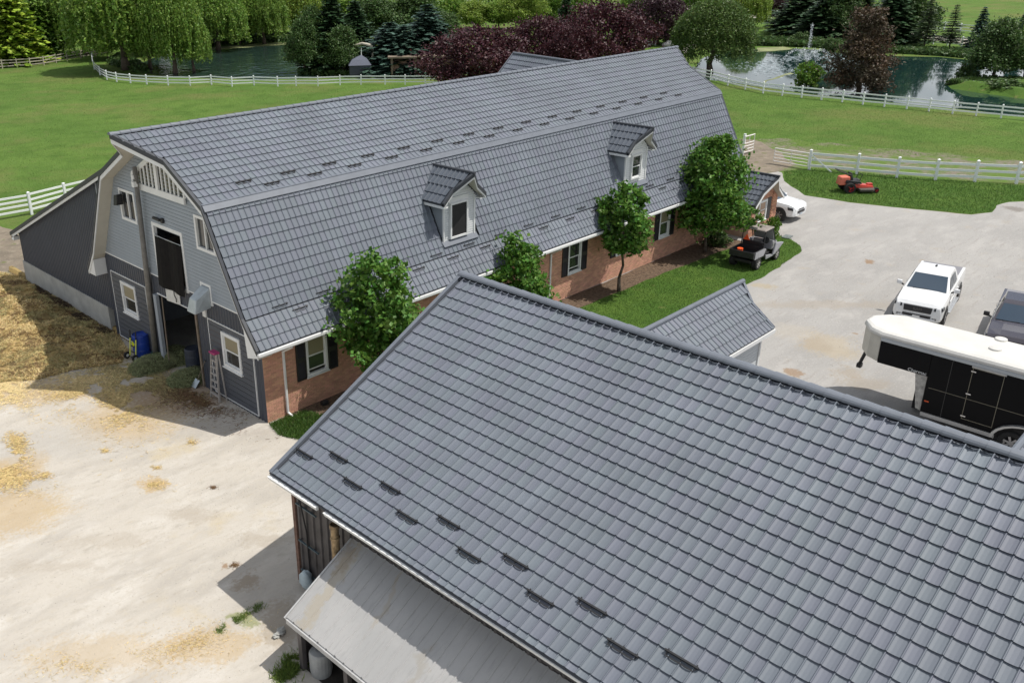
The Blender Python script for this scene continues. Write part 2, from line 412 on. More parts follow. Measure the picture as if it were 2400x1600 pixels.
# rakes: dark drip, white fascia and soffit, on both gable ends
FULL = POLY+[(11.53, 4.19), (12.29, 3.21)]
for end in (0, 1):
    dk, wf, sf = MB(), MB(), MB(); X = (lambda y, e=end: xf(y) if e == 0 else xr(y)); s = 1 if end == 0 else -1
    WX = 0.0 if end == 0 else BL
    pts = FULL if end == 0 else POLY
    for (a, za), (b, zb) in zip(pts[:-1], pts[1:]):
        xa, xb = X(a), X(b)
        if end == 0 and a >= 9.6: xa = xb = -.59
        dk.hexa([(xa-.03*s, a, za-.13), (xa+.10*s, a, za-.13), (xb+.10*s, b, zb-.13), (xb-.03*s, b, zb-.13), (xa-.03*s, a, za+.05), (xa+.10*s, a, za+.05), (xb+.10*s, b, zb+.05), (xb-.03*s, b, zb+.05)])
        wf.hexa([(xa, a, za-.30), (xa+.04*s, a, za-.30), (xb+.04*s, b, zb-.30), (xb, b, zb-.30), (xa, a, za-.135), (xa+.04*s, a, za-.135), (xb+.04*s, b, zb-.135), (xb, b, zb-.135)])
        n_ = max(1, int(math.hypot(b-a, zb-za)/.3))
        for k in range(n_):
            t0, t1 = k/n_, (k+1)/n_; ya, yb = a+(b-a)*t0, a+(b-a)*t1; z0_, z1_ = za+(zb-za)*t0-.27, za+(zb-za)*t1-.27
            g0 = .0; x0, x1 = xa+(xb-xa)*t0+.04*s, xa+(xb-xa)*t1+.04*s
            sf.add([(x0, ya, z0_), (WX, ya, z0_), (WX, yb-.012*(1 if b > a else -1), z1_), (x1, yb-.012, z1_), (x0, ya, z0_+.02), (WX, ya, z0_+.02), (WX, yb-.012, z1_+.02), (x1, yb-.012, z1_+.02)], [(3, 2, 1, 0), (0, 1, 5, 4), (2, 3, 7, 6), (4, 5, 6, 7)])
    # eave returns
    for y0, y1 in ((-.64, 0.0),)+(((11.7, 12.28),) if end == 0 else ()):
        if y0 < 0: wf.add([(WX-.58*s, -.64, 3.19), (WX-.58*s, -.002, 3.0), (WX-.002*s, -.002, 3.0), (WX-.002*s, -.64, 3.0), (WX-.58*s, -.64, 2.98), (WX-.58*s, .1, 3.9), (WX-.58*s, -.002, 2.80)], [(4, 6, 5, 0), (4, 3, 2, 6)])
        else: wf.hexa([(-.56, 11.66, 2.96), (-.02, 11.66, 2.96), (-.02, 12.26, 2.96), (-.56, 12.26, 2.96), (-.56, 11.66, 3.7), (-.02, 11.66, 3.7), (-.02, 12.2, 3.1), (-.56, 12.2, 3.1)])
    dk.build('rake_trim', M_TRIM, barn); wf.build('fascia', M_WHITE, barn); sf.build('soffit', M_SOFFIT, barn)
# eave: gutter and soffit on the near side
mb = MB(); mb.box(-.60, BL+.60, -.77, -.64, 3.05, 3.17); mb.box(-.58, BL+.58, -.64, -.003, 2.96, 2.99)
mb.build('gutter', M_WHITE, barn, bevel=.015)
mb = MB(); mb.box(-.62, BL+.62, -.70, -.60, 3.185, 3.225); mb.build('drip_edge', M_TRIM, barn)
for x in (.87, 16.2, 30.9):
    mb = MB(); mb.box(x-.04, x+.04, -.10, -.02, .12, 2.62); mb.bar((x, -.06, 2.60), (x+.02, -.62, 2.93), .08, .06); mb.bar((x, -.06, .14), (x+.05, -.28, .03), .08, .06)
    mb.build('downspout', M_WHITE, barn, bevel=.01)
# snow guards
for k in range(15):
    for xx, (aa, dd, nn), pt in ((6.55+1.955*(k-3), STF, (.155, 4.28)), (7.33+1.97*(k-3), FLF, (-.03, 4.01))):
        if -.3 < xx < BL-.5: snow_guard(barn, (xx, pt[0], pt[1]), aa, dd, nn)
    for xx, pt in ((9.15+1.97*(k-4), (2.67, 8.20)), (10.15+1.97*(k-4), (2.35, 8.02))):
        if -.3 < xx < BL-.5: snow_guard(barn, (xx, pt[0], pt[1]), *UPF)
# gable wall
DOOR = (4.35, 7.20, -1, 3.17); LOFT = (4.72, 6.74, 3.98, 6.13)
UWL = (8.06, 9.35, 5.88, 7.19); UWR = (2.30, 3.58, 5.88, 7.19)
LWL = (9.13, 10.43, 1.52, 2.95); LWR = (1.30, 2.52, 1.52, 2.93)
def gr(z):
    z += .2
    if z > 7.82: k = 5.82-(9.98-z)/.567; return (k, BW-k)
    if z > 4.19: k = max(0.0, .11+(z-4.19)/1.9105); return (k, BW-k)
    return (0, BW)
ins = .1
def op(o, e=0): return (o[0]+e, o[1]-e, o[2]+e, o[3]-e)
clapboards('x', 0, 3.98, 9.6, .14, gr, [op(UWL, .05), op(UWR, .05), LOFT]).build('siding', M_SIDING, barn, 'stuff')
mb = MB()   # sheathing behind boards, with openings
for z0_, z1_ in zip(np.arange(3.98, 9.6, .2), np.arange(4.18, 9.8, .2)):
    r = gr(z0_+.15)
    if r[1] > r[0]:
        for p, q in minus((r[0], r[1]), [(o[0], o[1]) for o in (op(UWL, .1), op(UWR, .1), LOFT) if o[2] < z0_+.1 < o[3]]): mb.quad((0.001, p, z0_), (0.001, q, z0_), (0.001, q, z1_), (0.001, p, z1_))
mb.build('sheathing', M_SIDING, barn, 'stuff')
PL_L = (8.20, 11.30, .10, 3.20); PL_R = (.49, 3.44, .10, 3.20)
ribbed('x', 0, 0.0, BW, 0.0, lambda y: 3.97, [DOOR, LWL, LWR, PL_L, PL_R], .19, .028).build('metal_siding', M_DARKMETAL, barn)
mb = MB()   # white trim: band, panel borders
mb.box(-.055, -.03, 0.02, BW, 3.95, 4.0)
barnt = mb
for (u0, u1, z0_, z1_) in (PL_L, PL_R):
    frame_rect(mb, 'x', 0, u0, u1, z0_, z1_, .035, -.0, .05)
mb.box(-.055, 0, DOOR[0]-.02, DOOR[1]+.02, 3.17, 3.215)
mb.build('trim', M_WHITE, barn)
for (u0, u1, z0_, z1_), w in ((PL_L, LWL), (PL_R, LWR)):
    z = z0_+.035; k = 0
    while z < z1_-.04:
        zt = min(z+.218, z1_-.035)
        for a_, b_ in minus((u0+.035, u1-.035), [(w[0]+.02, w[1]-.02)] if w[2] < (z+zt)/2 < w[3] else []):
            mb = MB(); mb.add([(-.048, a_, z+.025), (-.048, b_, z+.025), (-.034, b_, zt), (-.034, a_, zt), (-.002, a_, z+.025), (-.002, b_, z+.025), (-.002, a_, zt), (-.002, b_, zt)], [(1, 0, 3, 2), (0, 1, 5, 4), (0, 4, 6, 3), (1, 2, 7, 5)])
            mb.build('plank', M_PLANK, barn)
        z = zt; k += 1
w1 = window(barn, 'x', -.03, *LWL, trim=.12, open_=.0); w2 = window(barn, 'x', -.03, *LWR, trim=.12)
window(barn, 'x', 0, *UWL, trim=.11, style='slider', sill=False); window(barn, 'x', 0, *UWR, trim=.11, style='slider', sill=False)
mb = MB(); mb.hexa([(-.36, 9.02, 6.55), (-.06, 9.02, 6.55), (-.06, 9.32, 6.50), (-.36, 9.32, 6.50), (-.30, 9.02, 6.98), (-.06, 9.02, 6.98), (-.06, 9.30, 6.92), (-.30, 9.30, 6.92)]); mb.build('fan_hood', M_BLACKP, barn, bevel=.02)
# loft door
mb = MB(); frame_rect(mb, 'x', 0, 4.58, 6.88, 3.86, 6.27, .14, -.08, .06); mb.build('loft_frame', M_WHITE, barn)
mb = MB(); mb.box(.05, 1.2, 4.72, 6.74, 3.9, 3.98); mb.build('loft_floor', M_WOOD, barn)
mb = MB()
for k in range(8):
    y0_, y1_ = 4.70+k*.255, 4.70+(k+1)*.255; b0 = -.10-.05*math.sin(k*1.3); b1 = -.10-.05*math.sin((k+1)*1.3)
    mb.hexa([(b0-.09, y0_, 3.72), (b0-.07, y0_, 3.72), (b1-.07, y1_, 3.72), (b1-.09, y1_, 3.72), (b0, y0_, 5.72), (b0+.02, y0_, 5.72), (b1+.02, y1_, 5.72), (b1, y1_, 5.72)])
mb.build('loft_curtain', mat('black_tarp', (.010, .009, .009), .8, var=.3, vscale=6, bump=.4, bscale=12, spec=.15), barn)
mb = MB(); mb.tube((-.06, 4.74, 5.74), (-.06, 6.72, 5.74), .02); mb.build('curtain_rail', M_ALU, barn)
mb = MB(); mb.hexa([(-.10, 5.30, 3.20), (-.06, 5.30, 3.20), (-.06, 6.35, 3.12), (-.10, 6.35, 3.12), (-.13, 5.22, 3.78), (-.06, 5.22, 3.78), (-.06, 6.30, 3.74), (-.13, 6.30, 3.74)]); mb.build('foam_board', mat('foam_white', (.62, .62, .60), .9, var=.1), barn, bevel=.02)
mb = MB(); mb.path([(-.16, 5.55, 3.78), (-.19, 5.5, 3.6), (-.17, 5.42, 3.45), (-.15, 5.48, 3.30)], .02, 6); mb.build('strap', M_BLACKP, barn)
# picket transom under the hood
mb = MB()
def hz(y): return 9.07-abs(y-5.82)*.535
mb.box(-.17, -.09, 3.92, 7.78, 7.48, 7.72)
for sgn in (1, -1):
    ye = 5.82+sgn*1.93; mb.bar((-.13, ye, 7.72), (-.13, ye, hz(ye)), .09, .08, (1, 0, 0))
    mb.hexa([(-.171, ye, hz(ye)-.14), (-.089, ye, hz(ye)-.14), (-.089, 5.82, hz(5.82)-.14), (-.171, 5.82, hz(5.82)-.14), (-.171, ye, hz(ye)+.06), (-.089, ye, hz(ye)+.06), (-.089, 5.82, hz(5.82)+.06), (-.171, 5.82, hz(5.82)+.06)])
mb.box(-.175, -.085, 5.72, 5.92, 7.72, 8.95); mb.build('transom_frame', M_WHITE, barn)
for sgn in (1, -1):
    for k in range(5):
        y = 5.82+sgn*(.36+k*.29); mb = MB(); mb.box(-.15, -.11, y-.035, y+.035, 7.725, hz(y)-.10); mb.build('picket', M_WHITE, barn)
mb = MB(); mb.add([(-.04, 4.1, 7.72), (-.04, 7.5, 7.72), (-.04, 7.5, 8.1), (-.04, 5.82, 8.95), (-.04, 4.1, 8.1)], [(0, 1, 2, 3, 4)]); mb.build('transom_pane', mat('transom_glass', (.10, .09, .05), .3, var=.7, vscale=3), barn)  # yellowish mottling in the pane colour stands for reflections
# small fittings on the gable
mb = MB(); mb.bar((-.16, 6.45, 6.52), (-.16, 5.95, 6.50), .10, .08); mb.box(-.14, -.01, 5.80, 5.95, 6.40, 6.58); mb.build('wall_lamp', M_BLACKP, barn)
mb = MB(); mb.box(-.12, -.03, 3.40, 3.63, 3.22, 3.66); mb.build('meter_box', M_WHITE, barn, bevel=.02)
mb = MB(); frame_rect(mb, 'x', 0, 2.93, 3.66, 3.78, 4.60, .09, 0, .05); mb.build('vent_frame', M_WHITE, barn)
mb = MB(); mb.hexa([(-.75, 3.02, 3.62), (-.05, 3.02, 3.70), (-.05, 3.60, 3.70), (-.75, 3.60, 3.62), (-.62, 3.08, 4.12), (-.05, 3.02, 4.46), (-.05, 3.60, 4.46), (-.62, 3.54, 4.12)]); mb.build('vent_hood', mat('galvanised', (.45, .50, .53), .4, .3, var=.12), barn, bevel=.02)
mb = MB(); mb.bar((-.10, 7.24, 0), (-.10, 7.24, 3.15), .22, .14, (1, 0, 0)); mb.build('door_jamb', M_SIDING, barn)
mb = MB(); mb.bar((-.04, 4.28, 0), (-.04, 4.28, 3.15), .10, .06, (1, 0, 0)); mb.build('door_post', M_WOOD, barn)
mb = MB(); mb.bar((-.06, 6.95, .1), (-.03, 6.88, 3.1), .06, .03, (1, 0, 0)); mb.build('rope', M_WOOD, barn)
# interior shell
mb = MB(); mb.box(.02, 8, .25, 11.5, .004, .012); mb.build('barn_floor', M_CONC, barn)
mb = MB(); mb.quad((7.9, .2, 0), (7.9, 11.5, 0), (7.9, 11.5, 4), (7.9, .2, 4)); mb.quad((.05, .2, 3.9), (BL, .2, 3.9), (BL, 11.5, 3.9), (.05, 11.5, 3.9)); mb.build('inner_wall', M_WOOD, barn)
mb = MB(); mb.box(1.6, 2.6, 4.2, 7.3, .2, 1.5); mb.build('stall_boards', mat('red_boards', (.12, .03, .02), .8, var=.3), barn, bevel=.03)
# side and rear walls
mb = MB(); mb.box(.01, BL, 11.5, 11.62, 0, 7.0); mb.quad((BL, 0, 0), (BL, BW, 0), (BL, BW, 4), (BL, 0, 4)); mb.add([(BL, 0, 4), (BL, BW, 4), (BL, 9.6, 7.6), (BL, 5.82, 9.7), (BL, 2.05, 7.6)], [(0, 1, 2, 3, 4)]); mb.build('wall', M_SIDING, barn)
# ---- brick wall
WINS = [(1.88, 2.87, 1.22, 2.80), (9.9, 10.9, 1.22, 2.80), (17.58, 18.60, 1.22, 2.80), (21.55, 22.5, 1.22, 2.80), (25.50, 26.52, 1.22, 2.80), (29.45, 30.4, 1.22, 2.80)]
BO = [(a-.0, b+.0, c-.0, d+.0) for a, b, c, d in WINS]
mb = MB(); xs = sorted({0.0, BL}|{w[0] for w in BO}|{w[1] for w in BO})
for p, q in zip(xs[:-1], xs[1:]):
    cuts = [(o[2], o[3]) for o in BO if o[0]-.01 < (p+q)/2 < o[1]+.01]
    for c, e in minus((0, 2.99), cuts): mb.quad((p, -.001, c), (q, -.001, c), (q, -.001, e), (p, -.001, e))
mb.build('mortar', M_MORTAR, barn)
bl, bh, gp = .205, .066, .010
pos = []; row = 0; z = .02
while z < 2.90:
    off = 0 if row % 2 else .1075; x = .0-off
    while x < BL:
        x0, x1 = max(x, 0.002), min(x+bl, BL)
        if x1-x0 > .06:
            for c, e in minus((x0, x1), [(o[0]-.005, o[1]+.005) for o in BO if o[2]-.03 < z+bh/2 < o[3]]):
                if e-c > .05: pos.append((c, e, z))
        x += bl+gp
    z += bh+gp; row += 1
pos.sort(key=lambda q: (q[0]+15.9)**2+625+(q[2]-16)**2)
TB = [(0, -1, 0), (1, -1, 0), (1, -1, 1), (0, -1, 1), (0, 0, 0), (1, 0, 0), (1, 0, 1), (0, 0, 1)]
TBF = np.array([(0, 1, 2, 3), (4, 0, 3, 7), (1, 5, 6, 2), (3, 2, 6, 7), (4, 5, 1, 0)])
bm = np_obj_mesh('brick', np.array(TB)*np.array([bl, .010, bh]), TBF); bm.materials.append(M_BRICK)
cnt = 0; rest = []
for c, e, z in pos:
    if cnt < 300 and e-c > bl-.01 and in_frame((c, 0, z)):
        o = bpy.data.objects.new('brick', bm); COL.objects.link(o); o.parent = barn; o.location = (c, -.001-.003*random.random(), z); cnt += 1
    else: rest.append((c, e, z))
rp_ = np.array([(c, -.001, z) for c, e, z in rest]); rm = np.zeros((len(rest), 3, 3)); rm[:, 0, 0] = [e-c for c, e, z in rest]; rm[:, 1, 1] = .010+.003*RNG.random(len(rest)); rm[:, 2, 2] = bh
link('bricks', scatter_mesh('bricks', TB, TBF, rp_, rm), M_BRICK, barn, 'stuff')
for i, (a, b, c, d) in enumerate(WINS):
    window(barn, 'y', 0, a, b, c, d, trim=.09, open_=.12 if i in (0, 2) else 0, blind=(i != 2))
    shutter(barn, a-.46, a-.03, c-.05, d+.03); shutter(barn, b+.03, b+.47, c-.05, d+.03)
# ---- dormers
for i, x0 in enumerate(DORM):
    x1 = x0+1.95; yf = .34; zb = 4.62; xc = (x0+x1)/2; ze, zk, zr = 6.36, 6.84, 7.32; yo = -.02
    dm = MB()
    def yb(z): return .11+(z-4.19)/1.9105
    for xx in (x0+.06, x1-.06): dm.add([(xx, yf, zb), (xx, yf, 6.5), (xx, yb(6.5), 6.5), (xx+.001, yf, zb)], [(0, 1, 2)])
    dm.add([(x0+.06, yf, zb), (x1-.06, yf, zb), (x1-.06, yf, 6.42), (xc, yf, 7.28), (x0+.06, yf, 6.42)], [(0, 1, 2, 3, 4)])
    D = dm.build('dormer', mat('dormer_wall', (.42, .47, .50), .6), barn)
    M_DS = mat('dormer_siding', (.66, .68, .69), .6)
    wz = (4.70, 6.22) if i == 0 else (4.86, 6.12); wx = (x0+.38, x0+1.44) if i == 0 else (x0+.50, x0+1.40)
    clapboards('y', yf, zb+.02, 7.05, .10, lambda z: (max(x0+.07, xc-(7.2-z)*1.25), min(x1-.07, xc+(7.2-z)*1.25)), [(wx[0]+.03, wx[1]-.03, wz[0]+.03, wz[1]-.03)], .02).build('dormer_siding', M_DS, D, 'stuff')
    mb = MB()
    for xx, sg in ((x0+.06, -1), (x1-.06, 1)):
        z = zb
        while z < 6.40:
            zt = min(z+.1, 6.42); o0, o1 = sg*.022, sg*.004
            mb.quad((xx+o0, yf, z), (xx+o0, yb(z), z), (xx+o1, yb(zt), zt), (xx+o1, yf, zt)); z = zt
    mb.build('cheek_siding', M_SIDING, D, 'stuff')
    mb = MB(); mb.box(x0+.02, x0+.10, yf-.05, yf+.03, zb, 6.34); mb.box(x1-.10, x1-.02, yf-.05, yf+.03, zb, 6.34); mb.box(wx[0]-.03, wx[1]+.06, yf-.05, yf-.024, wz[1], wz[1]+.22); mb.build('corner_board', M_WHITE, D)
    mb = MB(); mb.hexa([(x0-.06, yf-.16, zb-.20), (x1+.06, yf-.16, zb-.20), (x1+.06, yf+.05, zb+.02), (x0-.06, yf+.05, zb+.02), (x0-.06, yf-.20, zb-.14), (x1+.06, yf-.20, zb-.14), (x1+.06, yf-.02, zb+.05), (x0-.06, yf-.02, zb+.05)]); mb.build('apron_flashing', M_CAP, D)
    # window in dormer is a part of the barn so its frame and panes stay within three levels
    fw = window(barn, 'y', yf-.06, wx[0], wx[1], wz[0], wz[1], trim=.08, style='open' if i == 0 else 'hung', blind=False, sill=False)
    # roof of the dormer: straight gable whose ridge projects forward
    exl, exr = xc-1.26, xc+1.26; zr = 7.48; sl_ = (zr-ze)/1.26
    def rk_y(x): return -.02-.51*max(0, 1-abs(x-xc)/.74)
    prof = [(exl, ze), (xc-.74, zr-.74*sl_), (xc, zr), (xc+.74, zr-.74*sl_), (exr, ze)]
    rf, rk, fs, sf = MB(), MB(), MB(), MB()
    for (p, zp), (q, zq) in zip(prof[:-1], prof[1:]):
        yp, yq = rk_y(p), rk_y(q)
        rf.hexa([(p, yp, zp-.08), (q, yq, zq-.08), (q, yb(zq)+.05, zq-.08), (p, yb(zp)+.05, zp-.08), (p, yp, zp), (q, yq, zq), (q, yb(zq)+.05, zq), (p, yb(zp)+.05, zp)])
        rk.hexa([(p, yp-.04, zp-.10), (q, yq-.04, zq-.10), (q, yq+.09, zq-.10), (p, yp+.09, zp-.10), (p, yp-.04, zp+.055), (q, yq-.04, zq+.055), (q, yq+.09, zq+.055), (p, yp+.09, zp+.055)])
        fs.hexa([(p, yp-.01, zp-.20), (q, yq-.01, zq-.20), (q, yq+.03, zq-.20), (p, yp+.03, zp-.20), (p, yp-.01, zp-.105), (q, yq-.01, zq-.105), (q, yq+.03, zq-.105), (p, yp+.03, zp-.105)])
        sf.quad((p, yp+.03, zp-.17), (q, yq+.03, zq-.17), (q, yf, zq-.17), (p, yf, zp-.17))
    fs.box(exl, exl+.03, .01, yb(ze), ze-.20, ze-.085); fs.box(exr-.03, exr, .01, yb(ze), ze-.20, ze-.085)
    fs.box(x1-.02, exr-.03, .01, yf, ze-.20, ze-.16); fs.box(exl+.03, x0+.02, .01, yf, ze-.20, ze-.16)
    rf.build('dormer_roof', M_TRIM, D); rk.build('dormer_rake', M_TRIM, D); fs.build('dormer_fascia', M_WHITE, D); sf.build('dormer_soffit', M_SOFFIT, D)
    mb = MB(); mb.tube((xc, rk_y(xc)-.03, zr+.03), (xc, yb(zr)+.03, zr+.03), .06, n=8); mb.build('dormer_ridge', M_TRIM, D)
    ps, ms = [], []
    m_dt = mat('dormer_tile', (.085, .10, .125), .5, island=.05)
    for sg in (-1, 1):
        dv = Vector((sg*1.26, 0, ze-zr)); lnn = dv.length; dv.normalize(); av = Vector((0, 1, 0)); nv = av.cross(dv)
        if nv.z < 0: nv = -nv
        nr = 4; A = np.stack([av, dv*(lnn/nr/TL), nv], axis=1)
        for r in range(nr):
            zz = zr+(ze-zr)*(r+.5)/nr; y = rk_y(xc+sg*1.26*(r+.6)/nr)+.10
            while y < yb(zz)+.1:
                ps.append(np.array((xc, y, zr))+np.array(dv)*(lnn*r/nr)+np.array(nv)*.012); ms.append(A); y += TW
    link('dormer_tiles', scatter_mesh('dormer_tiles', TV, TF, np.array(ps), np.array(ms)), m_dt, D, 'stuff')
# ---- lean-to on the far side
def lz(y): return 2.71+.428*(21.97-y)
ribbed('x', .0, BW+.02, 21.6, 1.22, lambda y: lz(y)-.13, [], .19, .028).build('lean_to_wall', M_DARKMETAL, barn)
mb = MB(); mb.box(-.05, .25, BW+.5, 21.75, 0, 1.22); mb.box(.25, 30, 21.5, 21.75, 0, 1.22); mb.box(.05, 30, 21.45, 21.6, 1.22, 2.6); mb.build('concrete_wall', M_CONC, barn)
mb = MB(); mb.hexa([(-.32, 9.6, lz(9.6)-.12), (30, 9.6, lz(9.6)-.12), (30, 22.05, lz(22.05)-.12), (-.32, 22.05, lz(22.05)-.12), (-.32, 9.6, lz(9.6)+.06), (30, 9.6, lz(9.6)+.06), (30, 22.05, lz(22.05)+.06), (-.32, 22.05, lz(22.05)+.06)]); mb.build('lean_to_roof', M_TRIM, barn)
mb = MB(); mb.hexa([(-.28, 10.2, lz(10.2)-.25), (-.24, 10.2, lz(10.2)-.25), (-.24, 22.0, lz(22)-.25), (-.28, 22.0, lz(22)-.25), (-.28, 10.2, lz(10.2)-.125), (-.24, 10.2, lz(10.2)-.125), (-.24, 22.0, lz(22)-.125), (-.28, 22.0, lz(22)-.125)]); mb.box(-.28, 0, 21.7, 22.0, 2.35, 2.55); mb.build('lean_to_fascia', M_WHITE, barn)
# ---- back wing roof behind the ridge
bw = [(33.2, 17.03), (31.0, 6.5)]
dvec = Vector((bw[1][0]-bw[0][0], bw[1][1]-bw[0][1], 0)).normalized(); side = Vector((dvec.y, -dvec.x, 0))
if side.x > 0: side = -side
o0 = Vector((33.2, 17.03, 9.05)); ddn = (side*1.0+Vector((0, 0, -1.0))).normalized(); nnn = dvec.cross(ddn); nnn = nnn if nnn.z > 0 else -nnn
mb = MB(); e0 = o0+dvec*10.5
for sg in (1, -1):
    dd_ = (side*sg+Vector((0, 0, -1.0))).normalized(); k = o0+dd_*5.5; k2 = e0+dd_*5.5
    mb.hexa([k-Vector((0, 0, .1)), k2-Vector((0, 0, .1)), e0-Vector((0, 0, .1)), o0-Vector((0, 0, .1)), k, k2, e0, o0])
mb.add([o0+(side+Vector((0, 0, -1))).normalized()*5.2+dvec*.4, o0+(-side+Vector((0, 0, -1))).normalized()*5.2+dvec*.4, o0+dvec*.4-Vector((0, 0, .1))], [(0, 1, 2)])
mb.build('rear_wing_roof', M_TRIM, barn)
ps, ms = [], []; A = np.stack([dvec, ddn, nnn], axis=1)
for r in range(9):
    for k in range(34): ps.append(np.array(o0+dvec*(.1+k*TW)+ddn*(.1+r*TL)+nnn*.012)); ms.append(A)
link('rear_wing_tiles', scatter_mesh('rear_wing_tiles', TV, TF, np.array(ps), np.array(ms)), M_TILE, barn, 'stuff')
mb = MB(); mb.tube(o0-dvec*.03+Vector((0, 0, .03)), e0, .09, n=8); mb.bar(o0-dvec*.03, o0+ddn*5.5-dvec*.03, .12, .12, nnn); mb.build('rear_wing_ridge', M_CAP, barn)
# ---- low brick entry wing at the barn's far end
we = empty('entry_wing', (32.2, -1.65, 0), 0, 'low brick entry wing with dark tile roof at the far end of the barn', 'outbuilding'); we['_w'] = 1
wr, wze, yw = 34.88, 3.34, -1.65
mb = MB(); mb.box(32.5, 35.65, yw, 4, 0, 1.85); mb.add([(32.5, yw, 2.0), (35.65, yw, 2.0), (34.09, yw, 3.2)], [(0, 1, 2)]); mb.build('wall', M_MORTAR, we)
ps, ms = [], []; z = .02; row = 0
while z < 3.0:
    x = 32.5-(.1 if row % 2 else 0)
    while x < 35.6:
        xl = max(x, 32.5); xr_ = min(x+bl, 35.65); top = 2.2 if True else 0
        ok = z < 1.9 or (xl > 32.45+(z-1.9)*1.25 and xr_ < 35.7-(z-1.9)*1.25)
        if not ok: x += bl+gp; continue
        if not (33.0 < (xl+xr_)/2 < 34.95 and .85 < z < 2.0) and xr_-xl > .05:
            M3 = np.diag([xr_-xl, .012 if x < 34.95 else .05, bh]); ps.append((xl-32.2, 0, z)); ms.append(M3)
        x += bl+gp
    z += bh+gp; row += 1
link('bricks', scatter_mesh('bricks', TB, TBF, np.array(ps), np.array(ms)), mat('wing_brick', (.48, .25, .16), .9, island=.25), we, 'stuff')
window(we, 'y', yw, 33.45, 34.4, .8, 2.0, trim=.1); MBs = MB(); MBs.box(34.45, 34.88, yw-.05, yw, .75, 2.03); MBs.build('shutter', M_SHUT, we)
wc, wzr = 34.09, 3.45; rp2 = [(32.34, 2.02), (wc-.93, 2.69), (wc, wzr), (wc+.93, 2.69), (35.84, 2.02)]
rf, fs, sf = MB(), MB(), MB(); WY = lambda x: -2.0-.32*max(0, 1-abs(x-wc)/.93)
for (p, zp), (q, zq) in zip(rp2[:-1], rp2[1:]):
    a_, b_ = WY(p), WY(q)
    rf.hexa([(p, a_, zp-.1), (q, b_, zq-.1), (q, 4.2, zq-.1), (p, 4.2, zp-.1), (p, a_, zp), (q, b_, zq), (q, 4.2, zq), (p, 4.2, zp)])
    fs.hexa([(p, a_-.03, zp-.24), (q, b_-.03, zq-.24), (q, b_+.01, zq-.24), (p, a_+.01, zp-.24), (p, a_-.03, zp-.105), (q, b_-.03, zq-.105), (q, b_+.01, zq-.105), (p, a_+.01, zp-.105)])
    sf.quad((p, a_+.01, zp-.2), (q, b_+.01, zq-.2), (q, yw, zq-.2), (p, yw, zp-.2))
rf.build('roof', M_TRIM, we); fs.build('fascia', M_WHITE, we); sf.build('soffit', M_SOFFIT, we)
mb = MB(); mb.tube((wc, WY(wc)-.04, wzr+.03), (wc, 4.2, wzr+.03), .07, n=8); mb.build('ridge_cap', M_TRIM, we)
aa, dd, nn, ll = slope_frame((wc, 0, wzr), (32.34, 0, 2.02), (0, 1, 0)); nr = 6; A = np.stack([aa, np.array(dd)*(ll/nr/TL), nn], axis=1); ps, ms = [], []
for r in range(nr):
    ys_ = WY(wc-1.75*(r+.6)/nr)+.08
    for k in range(24): ps.append(np.array((wc-32.2, ys_+1.65+k*TW, wzr))+np.array(dd)*(ll/nr*r)+np.array(nn)*.012); ms.append(A)
link('roof_tiles', scatter_mesh('roof_tiles', TV, TF, np.array(ps), np.array(ms)), mat('dormer_tile', (.1, .1, .1)), we, 'stuff')

# ------------------------------------------------------------------ foreground stable building
SH = empty('stable', (-4.5, -8.0, 0), 0, 'tiled gable-roofed stable building filling the foreground, metal canopy along its eave', 'building'); SH['_w'] = 1
YS = -28.5
P1, P3_ = Vector((2.05, -7.77, 7.12)), Vector((-4.96, -7.70, 3.53))
al = Vector((-.0097, -1, 0)).normalized(); dn = (P3_-P1); dn = (dn-al*dn.dot(al)).normalized(); nm = al.cross(dn); nm = nm if nm.z > 0 else -nm
SLN = 7.88
lay_tiles(SH, [(tuple(P1), tuple(al), tuple(dn), tuple(nm), lambda v: (.10, 20.5), 20, .14)])
# one last eave course
def SP(u, v, h=0): return P1+al*u+dn*v+nm*h
mb = MB()
mb.hexa([SP(0, 0, -.14), SP(20.6, 0, -.14), SP(20.6, SLN, -.14), SP(0, SLN, -.14), SP(0, 0, -.012), SP(20.6, 0, -.012), SP(20.6, SLN, -.012), SP(0, SLN, -.012)])
far = Vector((9.1, 0, 3.53)); mb.hexa([(9.1, -7.8, 3.4), (9.1, -28.4, 3.4), (1.85, -28.4, 6.98), (2.05, -7.8, 6.98), (9.1, -7.8, 3.53), (9.1, -28.4, 3.53), (1.85, -28.4, 7.10), (2.05, -7.8, 7.10)])
mb.build('roof', M_TRIM, SH)
mb = MB(); mb.hexa([SP(-.03, -.02, -.16), SP(.10, -.02, -.16), SP(.10, SLN+.03, -.16), SP(-.03, SLN+.03, -.16), SP(-.03, -.02, .05), SP(.10, -.02, .062), SP(.10, SLN+.03, .062), SP(-.03, SLN+.03, .05)])
mb.build('rake_flashing', M_CAP, SH)
u = -.03; k = 0
while u < 20.4:
    mb = MB(); vs = []
    for uu, r in ((u, .115), (u+.41, .100)):
        c = P1+al*uu+Vector((.02, 0, .0))
        for j in range(9):
            t = math.pi*j/8; vs.append(c+Vector((r*1.35*math.cos(t), 0, r*1.05*math.sin(t)-.01)))
    mb.add(vs, [(j, j+1, 10+j, 9+j) for j in range(8)]+[tuple(range(9))]); mb.build('ridge_cap', M_CAP, SH, smooth=False); u += .385; k += 1
mb = MB(); uu = .1
